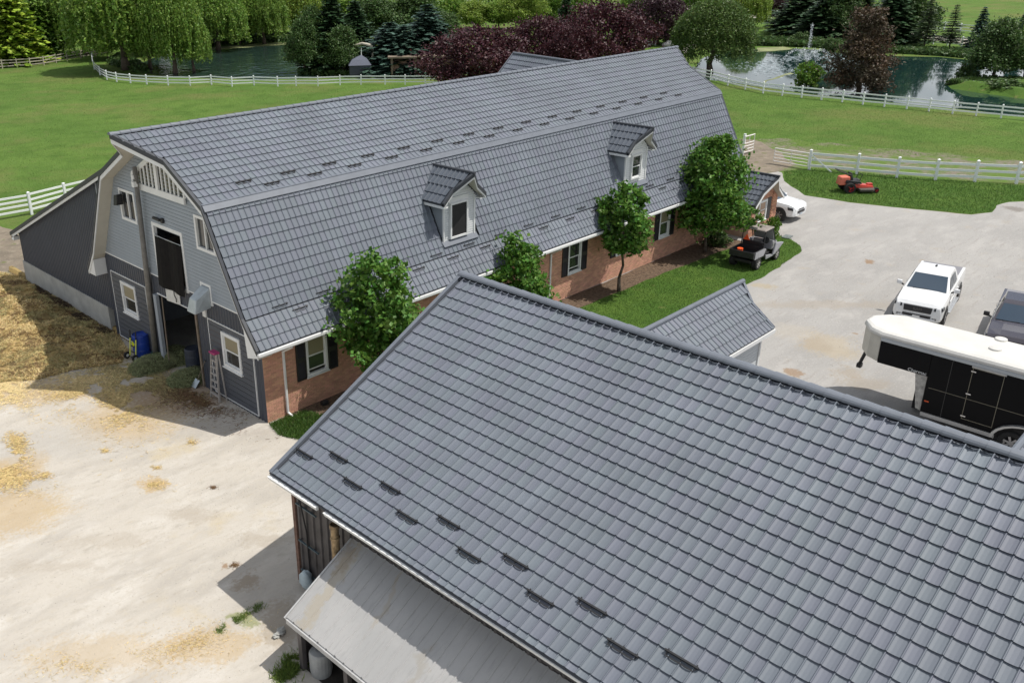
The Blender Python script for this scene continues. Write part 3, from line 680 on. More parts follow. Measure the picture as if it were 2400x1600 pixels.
while uu < 20.3:     # double wavy closure under the ridge cap
    for v0 in (.16, .20):
        for (t0, h0), (t1, h1) in zip(zip(_t[:-1], _h[:-1]), zip(_t[1:], _h[1:])):
            mb.quad(SP(uu+t0*TW, v0, .02), SP(uu+t1*TW, v0, .02), SP(uu+t1*TW, v0+.012, h1+.05), SP(uu+t0*TW, v0+.012, h0+.05))
    uu += TW
mb.build('ridge_closure', M_TRIM, SH)
# starter course at the eave, half tile
A = np.stack([np.array(al), np.array(dn)*.42, np.array(nm)], axis=1); ps, ms = [], []; kk = 0
while kk*TW < 20.3: ps.append(np.array(SP(kk*TW, .14+20*TL, .012))-np.array((-4.5, -8, 0))); ms.append(A); kk += 1
link('eave_tiles', scatter_mesh('eave_tiles', TV, TF, np.array(ps), np.array(ms)), M_TILE, SH, 'stuff')
for q in range(0): pass
mb = MB(); mb.hexa([SP(-.03, SLN-.03, -.15), SP(20.6, SLN-.03, -.15), SP(20.6, SLN+.06, -.15), SP(-.03, SLN+.06, -.15), SP(-.03, SLN-.03, .0), SP(20.6, SLN-.03, .0), SP(20.6, SLN+.06, -.02), SP(-.03, SLN+.06, -.02)]); mb.build('drip_edge', M_TRIM, SH)
ex = -5.0
mb = MB(); 
for a_, b_ in ((-7.72, -9.72), (-10.02, YS)): mb.hexa([(ex-.06, b_, 3.34), (ex+.0, b_, 3.34), (ex+.0, a_, 3.34), (ex-.06, a_, 3.34), (ex-.11, b_, 3.455), (ex+.0, b_, 3.455), (ex+.0, a_, 3.455), (ex-.11, a_, 3.455)])
mb.build('gutter', M_WHITE, SH)
for k in range(11):
    snow_guard(SH, SP(.15+1.96*k, 7.02, .02), al, dn, nm, .68, .78); snow_guard(SH, SP(1.15+1.96*k, 6.63, .02), al, dn, nm, .68, .78)
# walls
M_OLD = mat('old_ribbed_metal', (.075, .068, .068), .5, var=.35, vscale=2.5)
ribbed('x', -4.5, YS, -8.0, 0, lambda y: 3.5, [(-12.9, -11.6, -1, 2.2)], .30, .04).build('metal_siding', M_OLD, SH)
def gz(x): return 7.0-abs(x-2.05)*.512-.12
mb = MB()
x = -4.5
while x < 8.6:
    e = min(x+.3, 8.6); mb.quad((e, -8.0, 0), (x, -8.0, 0), (x, -8.0, gz(x)), (e, -8.0, gz(e))); mb.hexa([(x+.02, -8.0, 0), (x+.08, -8.0, 0), (x+.08, -7.96, 0), (x+.02, -7.96, 0), (x+.02, -8.0, gz(x)), (x+.08, -8.0, gz(x)), (x+.08, -7.96, gz(x)), (x+.02, -7.96, gz(x))]); x = e
mb.box(8.5, 8.6, YS, -8, 0, 3.5); mb.build('gable_wall', M_OLD, SH)
mb = MB(); mb.box(-4.56, -4.46, -8.05, -7.93, 0, 3.45); mb.build('corner_post', mat('rusty_corner', (.17, .10, .075), .9, var=.4, vscale=6), SH)
for z in (2.6, 1.45, .5): mb = MB(); mb.bar((-4.58, -8.15, z), (-4.58, -9.0, z-.02), .05, .03); mb.build('hinge', mat('blue_steel', (.10, .14, .16), .5, .4), SH)
mb = MB(); mb.path([(-4.60, -8.25, 3.1), (-4.62, -8.45, 2.5), (-4.60, -8.55, 1.9), (-4.60, -8.58, .3)], .022, 7); mb.build('cable', M_BLACKP, SH)
mb = MB(); mb.blob((-4.72, -8.55, .42), (.16, .22, .30), 3, .15); mb.build('water_bowl', mat('pale_plastic', (.40, .48, .52), .5, var=.15), SH, smooth=True)
# canopy
CANM = mat('worn_steel_roof', (.33, .325, .32), .5)
ca, cb = Vector((-4.53, -10.40, 2.62)), Vector((-6.62, -10.40, 1.46))
mb = MB(); y = -10.4
while y > YS:
    e = max(y-.305, YS)
    k = [(y, 0), (y-.24, 0), (y-.255, .022), (y-.29, .022), (e, 0)]
    for (p, q), (p2, q2) in zip(k[:-1], k[1:]): mb.quad((ca.x, p, ca.z+q), (cb.x, p, cb.z+q), (cb.x, p2, cb.z+q2), (ca.x, p2, ca.z+q2))
    mb.quad((cb.x, y, cb.z), (cb.x, e, cb.z), (cb.x, e, cb.z-.03), (cb.x, y, cb.z-.03)); y = e
mb.build('canopy_roof', CANM, SH)
mb = MB(); mb.bar(ca+Vector((0, .02, -.05)), cb+Vector((-.03, .02, -.05)), .04, .14); mb.bar(cb+Vector((-.02, -.02, -.09)), (cb.x-.02, YS, cb.z-.09), .05, .12); mb.build('canopy_trim', mat('pale_trim', (.42, .42, .42), .5, var=.15), SH)
mb = MB(); mb.quad((-6.45, -10.6, 0), (-6.45, -10.6, 1.4), (-4.55, -10.6, 2.5), (-4.55, -10.6, 0)); mb.build('canopy_side', M_OLD, SH)
for y in (-10.7, -12.4, -15.2, -18.2):
    mb = MB(); mb.box(-6.52, -6.40, y-.07, y+.07, 0, 1.44); mb.build('canopy_post', M_OLD, SH)
mb = MB(); mb.quad((-6.45, -10.62, .013), (-6.45, YS, .013), (-4.6, YS, .013), (-4.6, -10.62, .013)); mb.build('canopy_floor', mat('dark_floor', (.035, .03, .025), .95, var=.4, vscale=5), SH)  # very dark mottled sheet under the canopy
mb = MB(); mb.quad((-5.0, -10.6, .01), (-5.0, YS, .01), (-5.0, YS, 2.3), (-5.0, -10.6, 2.3)); mb.build('shade_backing', M_BLACKP, SH)  # added black sheet, paints in the shade under the canopy
# stove pipe
sp = MB(); c = (-4.93, -10.22)
sp.lathe([(.105, 2.0), (.105, 2.72), (.125, 2.73), (.125, 2.78), (.10, 2.79), (.10, 3.02), (.125, 3.03), (.125, 3.13), (.10, 3.14), (.095, 3.13), (.095, 2.8)], (c[0], c[1], 0), 'z', 20)
sp.box(-4.98, -4.55, -10.28, -10.16, 2.0, 2.12); sp.build('stove_pipe', mat('sooty_pipe', (.30, .22, .13), .45, .6, var=.5, vscale=7), SH, smooth=False)
# side porches on the far slope
def porch(y0, xe=14.0, mono=False):
    zr, w, ze, kk_ = 4.27, 1.64, 3.04, .75; x0 = 4.4; prof = [(y0-w, ze), (y0-kk_, zr-kk_*.75), (y0, zr)]
    if not mono: prof += [(2*y0-y, z) for y, z in prof[::-1][1:]]
    X = lambda y: xe+.53*max(0, 1-abs(y-y0)/kk_)
    rf, fl = MB(), MB(); 
    for (p, zp), (q, zq) in zip(prof[:-1], prof[1:]):
        rf.hexa([(x0, p, zp-.1), (X(p), p, zp-.1), (X(q), q, zq-.1), (x0, q, zq-.1), (x0, p, zp-.01), (X(p), p, zp-.01), (X(q), q, zq-.01), (x0, q, zq-.01)])
        fl.hexa([(X(p)-.10, p, zp-.1), (X(p)+.03, p, zp-.1), (X(q)+.03, q, zq-.1), (X(q)-.10, q, zq-.1), (X(p)-.10, p, zp+.06), (X(p)+.03, p, zp+.06), (X(q)+.03, q, zq+.06), (X(q)-.10, q, zq+.06)])
    rf.build('porch_roof', M_TRIM, SH); fl.tube((x0, y0, zr+.02), (xe+.53, y0, zr+.02), .09, n=10); fl.build('porch_flashing', M_CAP, SH)
    ps, ms = [], []; off = np.array((-4.5, -8, 0)); a_, d_, n_, l_ = slope_frame((0, y0, zr), (0, y0-w, ze), (1, 0, 0)); nr = 5; A = np.stack([a_, np.array(d_)*((l_-.06)/nr/TL), n_], axis=1)
    for r in range(nr):
        v = .06+(l_-.06)/nr*r; ym = y0-w*(r+.5)/nr; k = 0
        while x0+(k+1)*TW < X(ym)-.02: ps.append(np.array((x0+k*TW, y0, zr))+np.array(d_)*v+np.array(n_)*.01-off); ms.append(A); k += 1
    link('porch_tiles', scatter_mesh('porch_tiles', TV, TF, np.array(ps), np.array(ms)), M_TILE, SH, 'stuff')
    mb = MB(); mb.box(x0, xe+.02, y0-w-.06, y0-w+.02, ze-.19, ze-.05); mb.build('porch_gutter', M_WHITE, SH)
    mb = MB(); mb.box(8.7, xe-.30, y0-w+.32, y0+(-.02 if mono else w-.32), 0, ze-.1); mb.build('porch_wall', M_WHITE, SH)
    clapboards('y', y0-w+.32, 0, ze-.1, .13, lambda z: (8.7, xe-.36), [], .02).build('porch_siding', mat('porch_siding', (.6, .63, .65), .6), SH, 'stuff')
    mb = MB(); mb.box(xe-.38, xe-.27, y0-w+.26, y0-w+.38, 0, ze-.12); mb.build('porch_corner', M_WHITE, SH)
porch(-10.36)
mb = MB(); mb.hexa([(12.2, -11.62, 1.25), (13.4, -11.62, 1.25), (13.4, -11.9, 1.05), (12.2, -11.9, 1.05), (12.2, -11.62, 1.30), (13.4, -11.62, 1.30), (13.4, -11.9, 1.10), (12.2, -11.9, 1.10)]); mb.build('awning', M_TRIM, SH)
porch(-21.05, mono=True)
# ------------------------------------------------------------------ ground surfaces
def nodes_ground(name, layers, rough=0.95, bump=0.4, bscale=25, bdist=0.03, spots=()):
    """layers: base colour, then (colour, noise scale, low, high, stretch) mixed over it by world-space noise"""
    m = bpy.data.materials.new(name); m.use_nodes = True; t = m.node_tree; N = t.nodes; K = t.links.new; b = N['Principled BSDF']
    b.inputs['Roughness'].default_value = rough; b.inputs['Specular IOR Level'].default_value = .2
    g = N.new('ShaderNodeNewGeometry'); cur = None; base = layers[0]
    for i, (c, s, lo, hi, st) in enumerate(layers[1:]):
        mp = N.new('ShaderNodeMapping'); mp.inputs['Scale'].default_value = st; mp.inputs['Location'].default_value = (i*13.7, i*5.1, 0); mp.inputs['Rotation'].default_value = (0, 0, .5)
        K(g.outputs['Position'], mp.inputs[0]); n = N.new('ShaderNodeTexNoise'); n.inputs['Scale'].default_value = s; n.inputs['Detail'].default_value = 7; n.inputs['Roughness'].default_value = .62
        K(mp.outputs[0], n.inputs['Vector']); r = N.new('ShaderNodeMapRange'); r.inputs[1].default_value = lo; r.inputs[2].default_value = hi; K(n.outputs[0], r.inputs[0])
        mx = N.new('ShaderNodeMix'); mx.data_type = 'RGBA'; K(r.outputs[0], mx.inputs[0]); mx.inputs[7].default_value = (*c, 1)
        if cur is None: mx.inputs[6].default_value = (*base, 1)
        else: K(cur, mx.inputs[6])
        cur = mx.outputs[2]
    if spots:
        wn = N.new('ShaderNodeTexNoise'); wn.inputs['Scale'].default_value = 1.1; wn.inputs['Detail'].default_value = 6; K(g.outputs['Position'], wn.inputs['Vector'])
        sb = N.new('ShaderNodeVectorMath'); sb.operation = 'MULTIPLY_ADD'; K(wn.outputs['Color'], sb.inputs[0]); sb.inputs[1].default_value = (1.5, 1.5, 0); K(g.outputs['Position'], sb.inputs[2])
        gn = N.new('ShaderNodeTexNoise'); gn.inputs['Scale'].default_value = 9; gn.inputs['Detail'].default_value = 5; K(g.outputs['Position'], gn.inputs['Vector'])
        for (sx_, sy_, ra, rb_, ang, col_, st_) in spots:
            v1 = N.new('ShaderNodeVectorMath'); v1.operation = 'SUBTRACT'; K(sb.outputs[0], v1.inputs[0]); v1.inputs[1].default_value = (sx_+.75, sy_+.75, 0)
            mp = N.new('ShaderNodeMapping'); mp.vector_type = 'TEXTURE'; mp.inputs['Rotation'].default_value = (0, 0, ang); mp.inputs['Scale'].default_value = (ra, rb_, 1e6); K(v1.outputs[0], mp.inputs[0])
            ln = N.new('ShaderNodeVectorMath'); ln.operation = 'LENGTH'; K(mp.outputs[0], ln.inputs[0])
            ad = N.new('ShaderNodeMath'); ad.operation = 'MULTIPLY_ADD'; K(gn.outputs[0], ad.inputs[0]); ad.inputs[1].default_value = 1.4; K(ln.outputs['Value'], ad.inputs[2])
            mr = N.new('ShaderNodeMapRange'); mr.interpolation_type = 'SMOOTHSTEP'; mr.inputs[1].default_value = 1.25; mr.inputs[2].default_value = 1.95; mr.inputs[3].default_value = st_; mr.inputs[4].default_value = 0; K(ad.outputs[0], mr.inputs[0])
            mx = N.new('ShaderNodeMix'); mx.data_type = 'RGBA'; K(mr.outputs[0], mx.inputs[0]); K(cur, mx.inputs[6]); mx.inputs[7].default_value = (*col_, 1); cur = mx.outputs[2]
    K(cur, b.inputs['Base Color'])
    n = N.new('ShaderNodeTexNoise'); n.inputs['Scale'].default_value = bscale; n.inputs['Detail'].default_value = 6; K(g.outputs['Position'], n.inputs['Vector'])
    bp = N.new('ShaderNodeBump'); bp.inputs['Strength'].default_value = bump; bp.inputs['Distance'].default_value = bdist; K(n.outputs[0], bp.inputs['Height']); K(bp.outputs[0], b.inputs['Normal'])
    return m
I3 = (1, 1, 1)
M_FIELD = nodes_ground('pasture_grass', [(.078, .150, .024), ((.108, .182, .032), .05, .40, .62, I3), ((.058, .118, .016), .35, .46, .66, I3), ((.15, .155, .050), .10, .48, .68, I3), ((.13, .13, .05), .9, .60, .76, I3), ((.070, .120, .018), 5, .48, .75, I3), ((.10, .14, .034), 14, .52, .8, I3)], bump=.8, bscale=6, bdist=.12)
M_LAWN = nodes_ground('lawn_grass', [(.060, .125, .018), ((.085, .150, .024), .5, .42, .62, I3), ((.17, .17, .06), 1.2, .60, .75, I3), ((.055, .105, .017), 9, .48, .7, I3)], bump=.9, bscale=18, bdist=.05)
def spot(px, py, rx, ry, col_, st_=.8):
    c_ = GD(px, py); e = GD(px+rx, py); f_ = GD(px, py+ry); ra = math.hypot(e[0]-c_[0], e[1]-c_[1]); rb_ = math.hypot(f_[0]-c_[0], f_[1]-c_[1])
    return (c_[0], c_[1], ra, rb_, math.atan2(e[1]-c_[1], e[0]-c_[0]), col_, st_)
TAN = (.42, .30, .15); GRB = (.30, .25, .19); BRN = (.25, .16, .09)
YS_ = [spot(20, 1180, 130, 60, TAN, .55), spot(30, 1070, 70, 35, TAN, .7), spot(350, 1112, 40, 14, TAN, .7), spot(300, 960, 130, 60, TAN, .55), spot(420, 900, 130, 50, BRN, .6), spot(560, 1340, 40, 22, GRB, .8), spot(530, 1300, 16, 8, BRN, .8), spot(440, 1180, 60, 22, GRB, .35), spot(620, 1240, 90, 14, GRB, .35), spot(480, 1480, 120, 40, TAN, .5), spot(250, 1500, 200, 50, TAN, .35), spot(640, 1440, 60, 60, GRB, .6), spot(560, 1420, 40, 14, (.2, .22, .08), .7), spot(250, 1240, 120, 18, GRB, .25), spot(120, 1300, 120, 16, GRB, .25), spot(90, 1090, 16, 10, TAN, .6), spot(60, 900, 160, 30, TAN, .6), spot(120, 1020, 200, 40, (.40, .38, .35), .5), spot(560, 990, 60, 12, (.36, .32, .28), .4)]
DS_ = [spot(1905, 795, 70, 28, (.37, .31, .22), .6), spot(1830, 858, 22, 9, BRN, .7), spot(1755, 657, 22, 7, (.36, .30, .2), .6), spot(1945, 858, 40, 14, GRB, .5), spot(1870, 790, 40, 14, GRB, .4), spot(1995, 601, 12, 5, BRN, .8), spot(1830, 760, 60, 16, (.40, .36, .30), .4), spot(1990, 880, 60, 14, GRB, .4), spot(2330, 480, 22, 5, (.15, .13, .11), .6), spot(1900, 700, 190, 10, GRB, .35), spot(2120, 600, 12, 4, GRB, .6), spot(1960, 762, 10, 4, BRN, .7)]
M_YARD = nodes_ground('limestone_dust', [(.47, .435, .385), ((.39, .36, .32), .22, .45, .62, (1, 3, 1)), ((.53, .50, .455), .5, .50, .70, (1, 2, 1)), ((.46, .39, .27), .35, .60, .74, I3), ((.37, .34, .295), 1.6, .55, .74, (1, 2.5, 1)), ((.42, .37, .30), .9, .60, .72, (1, 6, 1)), ((.44, .40, .34), 6, .52, .72, I3), ((.33, .27, .19), 3.0, .70, .78, I3), ((.42, .39, .34), 30, .58, .72, I3)], bump=.35, bscale=14, bdist=.03, spots=YS_)
M_DRIVE = nodes_ground('grey_gravel', [(.335, .325, .312), ((.29, .282, .272), .16, .42, .62, (1, 2.5, 1)), ((.38, .366, .35), .4, .50, .68, (1, 2, 1)), ((.34, .31, .27), .7, .58, .74, I3), ((.30, .285, .27), .5, .56, .66, (1, 9, 1)), ((.27, .25, .22), 2.4, .66, .78, I3), ((.46, .44, .41), 12, .55, .75, I3), ((.31, .295, .28), 40, .58, .72, I3)], bump=.3, bscale=30, bdist=.02, spots=DS_)
M_DIRT = nodes_ground('bare_dirt', [(.21, .175, .135), ((.16, .135, .105), .7, .45, .62, I3), ((.27, .23, .18), 2.0, .5, .7, I3), ((.12, .14, .05), 1.1, .58, .68, I3), ((.18, .15, .11), 9, .55, .72, I3)], bump=.6, bscale=9, bdist=.05)
M_FRINGE = nodes_ground('trodden_pasture', [(.19, .165, .13), ((.095, .160, .025), .35, .42, .56, I3), ((.09, .14, .03), 2.2, .50, .60, I3), ((.17, .14, .10), 7, .55, .72, I3)], bump=.6, bscale=9, bdist=.05)
M_MULCH = nodes_ground('bark_mulch', [(.15, .105, .072), ((.08, .055, .04), 6, .45, .6, I3), ((.26, .19, .13), 16, .55, .7, I3), ((.20, .19, .17), 40, .62, .7, I3)], bump=1.0, bscale=30, bdist=.05)
M_SAND = nodes_ground('gravel_road', [(.42, .39, .34), ((.34, .31, .27), .8, .45, .65, I3)])
def sheet(name, pts, z, m, kind='structure', rag=0.0, step=1.0):
    pts = [Vector((p[0], p[1], 0)) for p in pts]
    if rag:
        out = []
        for i in range(len(pts)):
            a, b = pts[i], pts[(i+1) % len(pts)]; n = max(1, min(80, int((b-a).length/step)))
            for k in range(n):
                q = a.lerp(b, k/n); nn_ = noise.noise_vector(q*0.55/step+Vector((3, 7, 1)))*rag; q = q+Vector((nn_.x, nn_.y, 0))+Vector(((random.random()-.5)*rag*.5, (random.random()-.5)*rag*.5, 0)); out.append(q)
        pts = out
    from mathutils.geometry import tessellate_polygon
    tri = tessellate_polygon([pts]); me = bpy.data.meshes.new(name); me.from_pydata([(p.x, p.y, z) for p in pts], [], [tuple(t) for t in tri]); me.update()
    for p in me.polygons:
        if p.normal.z < 0: p.flip()
    o = link(name, me, m); o['kind'] = kind; return o
sheet('ground', [(-1500, -1500), (1800, -1500), (1800, 1800), (-1500, 1800)], 0.0, M_FIELD)
sheet('yard', [(-60, -60), (3, -60), (3, 33.5), (-6, 34.2), (-60, 35.5)], .004, M_YARD)
drv = [(3, -60), (90, -60)]+[tuple(GD(*q)[:2]) for q in ((2420, 462), (2352, 463), (2318, 464), (2290, 472), (2280, 488), (2230, 493), (2100, 481), (1950, 465), (1850, 449), (1803, 418), (1795, 396), (1770, 390), (1735, 384))]+[(34, 3), (33.5, 1), (3, -.5)]
sheet('driveway', drv, .004, M_DRIVE, rag=.10, step=.6)
sheet('dirt_path', [(3, 22), (3, 34), (-14, 34.5), (-40, 36), (-40, 29), (-14, 26.5), (-3, 23), (-.5, 21.8)], .008, M_DIRT, rag=.5, step=1.2)
frp = [tuple(GD(*q)[:2]) for q in ((1700, 335), (1735, 318), (1800, 318), (1950, 333), (2150, 352), (2400, 372), (2400, 425), (2200, 412), (2000, 398), (1860, 385), (1795, 392), (1760, 402), (1735, 402))]
sheet('paddock_dirt', frp, .008, M_FRINGE, rag=.8, step=1.0)
gp_ = [tuple(GD(*q)[:2]) for q in ((1700, 320), (1740, 322), (1790, 352), (1830, 380), (1800, 392), (1750, 400), (1715, 395))]
sheet('gate_dirt', gp_, .012, M_DIRT, rag=.4, step=.8)
lawn_pts = [(-.15, -1.2), (1.2, -1.5), (9, -1.35), (17, -1.3), (24, -1.5), (30.6, -1.9)]+[tuple(GD(*q)[:2]) for q in ((1790, 542), (1815, 548), (1838, 566), (1842, 577), (1800, 607), (1745, 640), (1650, 682), (1560, 722), (1480, 757))]+[(12, -5.2), (4, -5.3), (1.6, -3.8), (.2, -2.2)]
LAWN = lawn_pts
sheet('lawn', lawn_pts, .012, M_LAWN, rag=.12, step=.5)
sheet('mulch_bed', [(.05, -.02), (31.8, -.02), (31.8, -1.95), (30.6, -2.0), (24, -1.62), (17, -1.42), (9, -1.5), (1.5, -1.6), (.1, -1.15)], .008, M_MULCH, rag=.12, step=.5)
stp = [tuple(GD(*q)[:2]) for q in ((1803, 416), (1800, 394), (1870, 388), (2000, 400), (2150, 412), (2352, 427), (2420, 432), (2420, 461), (2352, 462), (2318, 463), (2290, 471), (2280, 487), (2230, 492), (2100, 480), (1950, 464), (1850, 448))]
sheet('verge', stp, .014, M_LAWN, rag=.12, step=.6)
# far road and path
sheet('road', [tuple(G(*q)[:2]) for q in ((1595, 125), (1618, 80), (1640, 72), (1700, 40), (1760, 22), (1800, 33), (1772, 42), (1710, 60), (1650, 90), (1615, 125))], .004, M_SAND, rag=.3, step=3)
sheet('farm_track', [tuple(G(*q)[:2]) for q in ((2125, 86), (2200, 96), (2310, 108), (2420, 122), (2420, 108), (2310, 96), (2200, 86), (2130, 78))], .004, M_SAND)
# ponds
M_WATER = mat('pond_water', (.012, .035, .032), .04, 0, spec=1.0, bump=.05, bscale=1.2)
M_WATER.node_tree.nodes['Principled BSDF'].inputs['IOR'].default_value = 1.6
p1 = [(318, 168), (350, 174), (400, 180), (480, 183), (600, 186), (750, 184), (900, 180), (960, 172), (970, 158), (920, 142), (800, 122), (700, 104), (600, 104), (540, 110), (455, 118), (380, 130), (330, 150)]
M_WAT2 = mat('ruffled_pond_water', (.02, .04, .032), .06, 0, spec=1.0, bump=1.0, bscale=.5); [setattr(x.inputs['Distance'], 'default_value', .30) for x in M_WAT2.node_tree.nodes if x.type == 'BUMP']
sheet('pond', [tuple(G(*q)[:2]) for q in p1], .02, M_WAT2, rag=.6, step=3)
p2 = [(1620, 178), (1650, 186), (1700, 193), (1800, 208), (1900, 222), (2000, 233), (2150, 246), (2300, 262), (2430, 277), (2430, 150), (2290, 143), (2200, 135), (2100, 132), (2040, 130), (1960, 125), (1905, 117), (1850, 114), (1770, 117), (1700, 122), (1640, 140)]
sheet('pond', [tuple(G(*q)[:2]) for q in p2], .02, M_WATER, rag=.6, step=3)
def bank(name, poly, h, m, zb=0.0, inner=.72):
    P = [Vector((*G(*q)[:2], 0)) for q in poly]; pts = []
    for i in range(len(P)):
        a, b = P[i], P[(i+1) % len(P)]; n = max(1, int((b-a).length/1.5))
        for k in range(n): pts.append(a.lerp(b, k/n)+Vector((random.random()-.5, random.random()-.5, 0))*.5)
    c = sum(pts, Vector())/len(pts); n = len(pts); mb = MB()
    vs = [(p.x, p.y, zb) for p in pts]+[(c.x+(p.x-c.x)*inner, c.y+(p.y-c.y)*inner, h*(.8+.4*random.random())) for p in pts]+[(c.x, c.y, h)]
    mb.add(vs, [(i, (i+1) % n, n+(i+1) % n, n+i) for i in range(n)]+[(n+i, n+(i+1) % n, 2*n) for i in range(n)])
    return mb.build(name, m, None, 'structure')
bank('bank', [(2212, 198), (2240, 188), (2300, 191), (2430, 192), (2430, 236), (2330, 224), (2262, 214), (2222, 208)], .7, M_LAWN)
M_ALGAE = mat('algae_film', (.19, .21, .09), .8, var=.35, vscale=.4)
for q in (((1775, 113), (1840, 110), (1858, 116), (1810, 121), (1775, 122)), ((1790, 192), (1850, 171), (1860, 174), (1815, 186), (1780, 200))): sheet('algae', [tuple(G(*p)[:2]) for p in q], .026, M_ALGAE, 'stuff', rag=.6, step=1.5)
for q in (((448, 116), (600, 103), (690, 99), (690, 104), (560, 113), (455, 122)),): sheet('algae', [tuple(G(*p)[:2]) for p in q], .026, M_ALGAE, 'stuff', rag=.6, step=1.5)

CANM2 = nodes_ground('stained_steel', [(.35, .348, .345), ((.39, .385, .38), .5, .45, .6, I3), ((.30, .298, .295), 2.5, .55, .75, (1, 6, 1))], .5, .05, 30, .01, [(-5.6, -10.75, 1.5, .22, 0, (.36, .30, .20), .45), (-5.0, -12.3, .8, .08, 0, (.33, .28, .20), .4), (-4.9, -10.6, .5, .25, 0, (.24, .19, .13), .45), (-5.9, -14.2, .7, .1, 0, (.30, .27, .22), .4)])
bpy.data.materials['worn_steel_roof'].user_remap(CANM2)
# ------------------------------------------------------------------ straw, hay, grass blades
def point_in(poly, x, y):
    c = False; j = len(poly)-1
    for i in range(len(poly)):
        xi, yi = poly[i]; xj, yj = poly[j]
        if (yi > y) != (yj > y) and x < (xj-xi)*(y-yi)/(yj-yi)+xi: c = not c
        j = i
    return c
def rand_in(poly, n):
    P = np.array(poly); lo, hi = P.min(0), P.max(0); out = []
    while len(out) < n:
        q = RNG.uniform(lo, hi); 
        if point_in(poly, q[0], q[1]): out.append(q)
    return np.array(out)
def rot_mats(n, tilt, yaw=None, sx=None):
    yaw = RNG.uniform(0, 2*np.pi, n) if yaw is None else yaw; t = RNG.normal(0, tilt, n); r = RNG.normal(0, tilt, n)
    cy, sy, ct, st, cr, sr = np.cos(yaw), np.sin(yaw), np.cos(t), np.sin(t), np.cos(r), np.sin(r); Z = np.zeros(n); O = np.ones(n)
    Rz = np.stack([np.stack([cy, -sy, Z], 1), np.stack([sy, cy, Z], 1), np.stack([Z, Z, O], 1)], 1)
    Ry = np.stack([np.stack([ct, Z, st], 1), np.stack([Z, O, Z], 1), np.stack([-st, Z, ct], 1)], 1)
    Rx = np.stack([np.stack([O, Z, Z], 1), np.stack([Z, cr, -sr], 1), np.stack([Z, sr, cr], 1)], 1)
    M = Rz@Ry@Rx
    return M if sx is None else M*sx[:, None, None]
BL_V = np.array([(-.006, 0, 0), (.006, 0, 0), (.002, .025, .07)]); BL_F = np.array([(0, 1, 2)])
M_BLADE = mat('grass_blade', (.072, .145, .022), .6, island=.4, trans=.3)
def blades(name, pts, zs, sc, m, tilt=.35):
    n = len(pts); M = rot_mats(n, tilt, sx=RNG.uniform(.6, 1.4, n)*sc); P = np.column_stack([pts, np.full(n, zs)])
    return link(name, scatter_mesh(name, BL_V, BL_F, P, M), m, None, 'stuff')
blades('lawn_blades', rand_in(lawn_pts, 70000), .012, 1.0, M_BLADE)
blades('verge_blades', rand_in([p for p in stp], 30000), .012, 1.6, M_BLADE)
c0 = np.array([GD(525, 1428)[:2]]); 
def gauss_pts(px, py, rx, ry, n):
    c_ = GD(px, py); e = GD(px+rx, py)-c_; f_ = GD(px, py+ry)-c_; s_, t_ = RNG.normal(0, .5, n), RNG.normal(0, .5, n); p_ = np.stack([c_[0]+e[0]*s_+f_[0]*t_, c_[1]+e[1]*s_+f_[1]*t_], 1)
    return p_[np.array([noise.noise(Vector((x*3, y*3, 0))) > -.15 for x, y in p_])]
def weeds(n1, q):
    blades('weed_tuft', q, .004, n1, mat('weed_blade', (.15, .22, .045), .6, island=.4, trans=.3), .6)
weeds(1.0, np.concatenate([gauss_pts(540, 1425-k*6+ (k-4)*0, 22, 9, 260)+np.array([0.0, 0.0]) for k in range(1)]+[gauss_pts(505+k*13, 1448-k*8, 12, 8, 190) for k in range(8)]))
weeds(2.0, np.concatenate([gauss_pts(672, 1530, 22, 26, 1300), gauss_pts(650, 1555, 24, 20, 700)]))
blades('grass_edge', rand_in([tuple(GD(*q)[:2]) for q in ((618, 975), (700, 945), (745, 955), (690, 1012), (640, 1000))], 5000), .012, 1.8, M_BLADE)
padk = [tuple(GD(*q)[:2]) for q in ((1560, 160), (1640, 290), (1720, 322), (1850, 345), (2360, 372), (2400, 300), (2352, 284), (2000, 226), (1640, 174))]
blades('pasture_tufts', rand_in(padk, 80000), 0.0, 1.2, mat('pasture_blade', (.098, .178, .032), .6, island=.35, trans=.25), .5)
padl = [tuple(GD(*q)[:2]) for q in ((-30, 165), (215, 135), (215, 165), (280, 188), (600, 200), (1020, 196), (1020, 230), (700, 300), (260, 480), (-30, 480))]
blades('pasture_tufts', rand_in(padl, 100000), 0.0, 1.3, MT['pasture_blade'], .5)
ST_V = np.array([(-.05, -.004, 0), (.05, -.004, 0), (.05, .004, .004), (-.05, .004, .004)]); ST_F = np.array([(0, 1, 2, 3)])
M_STRAW = mat('straw', (.58, .44, .20), .8, island=.3); M_HAY = mat('hay', (.36, .31, .14), .85, island=.35); M_OLDH = mat('old_straw', (.16, .095, .045), .85, island=.35)
def straw(name, poly, n, m, zf=lambda x, y: .012, tilt=.18, sc=1.0, kind='stuff', parent=None, off=(0, 0, 0)):
    pts = rand_in(poly, n); z = np.array([zf(x, y) for x, y in pts])+RNG.uniform(0, .025, n)
    M = rot_mats(n, tilt, sx=RNG.uniform(.6, 1.5, n)*sc)
    return link(name, scatter_mesh(name, ST_V, ST_F, np.column_stack([pts, z])-np.array(off), M), m, parent, kind)
def gdp(*q): return [tuple(GD(*p)[:2]) for p in q]
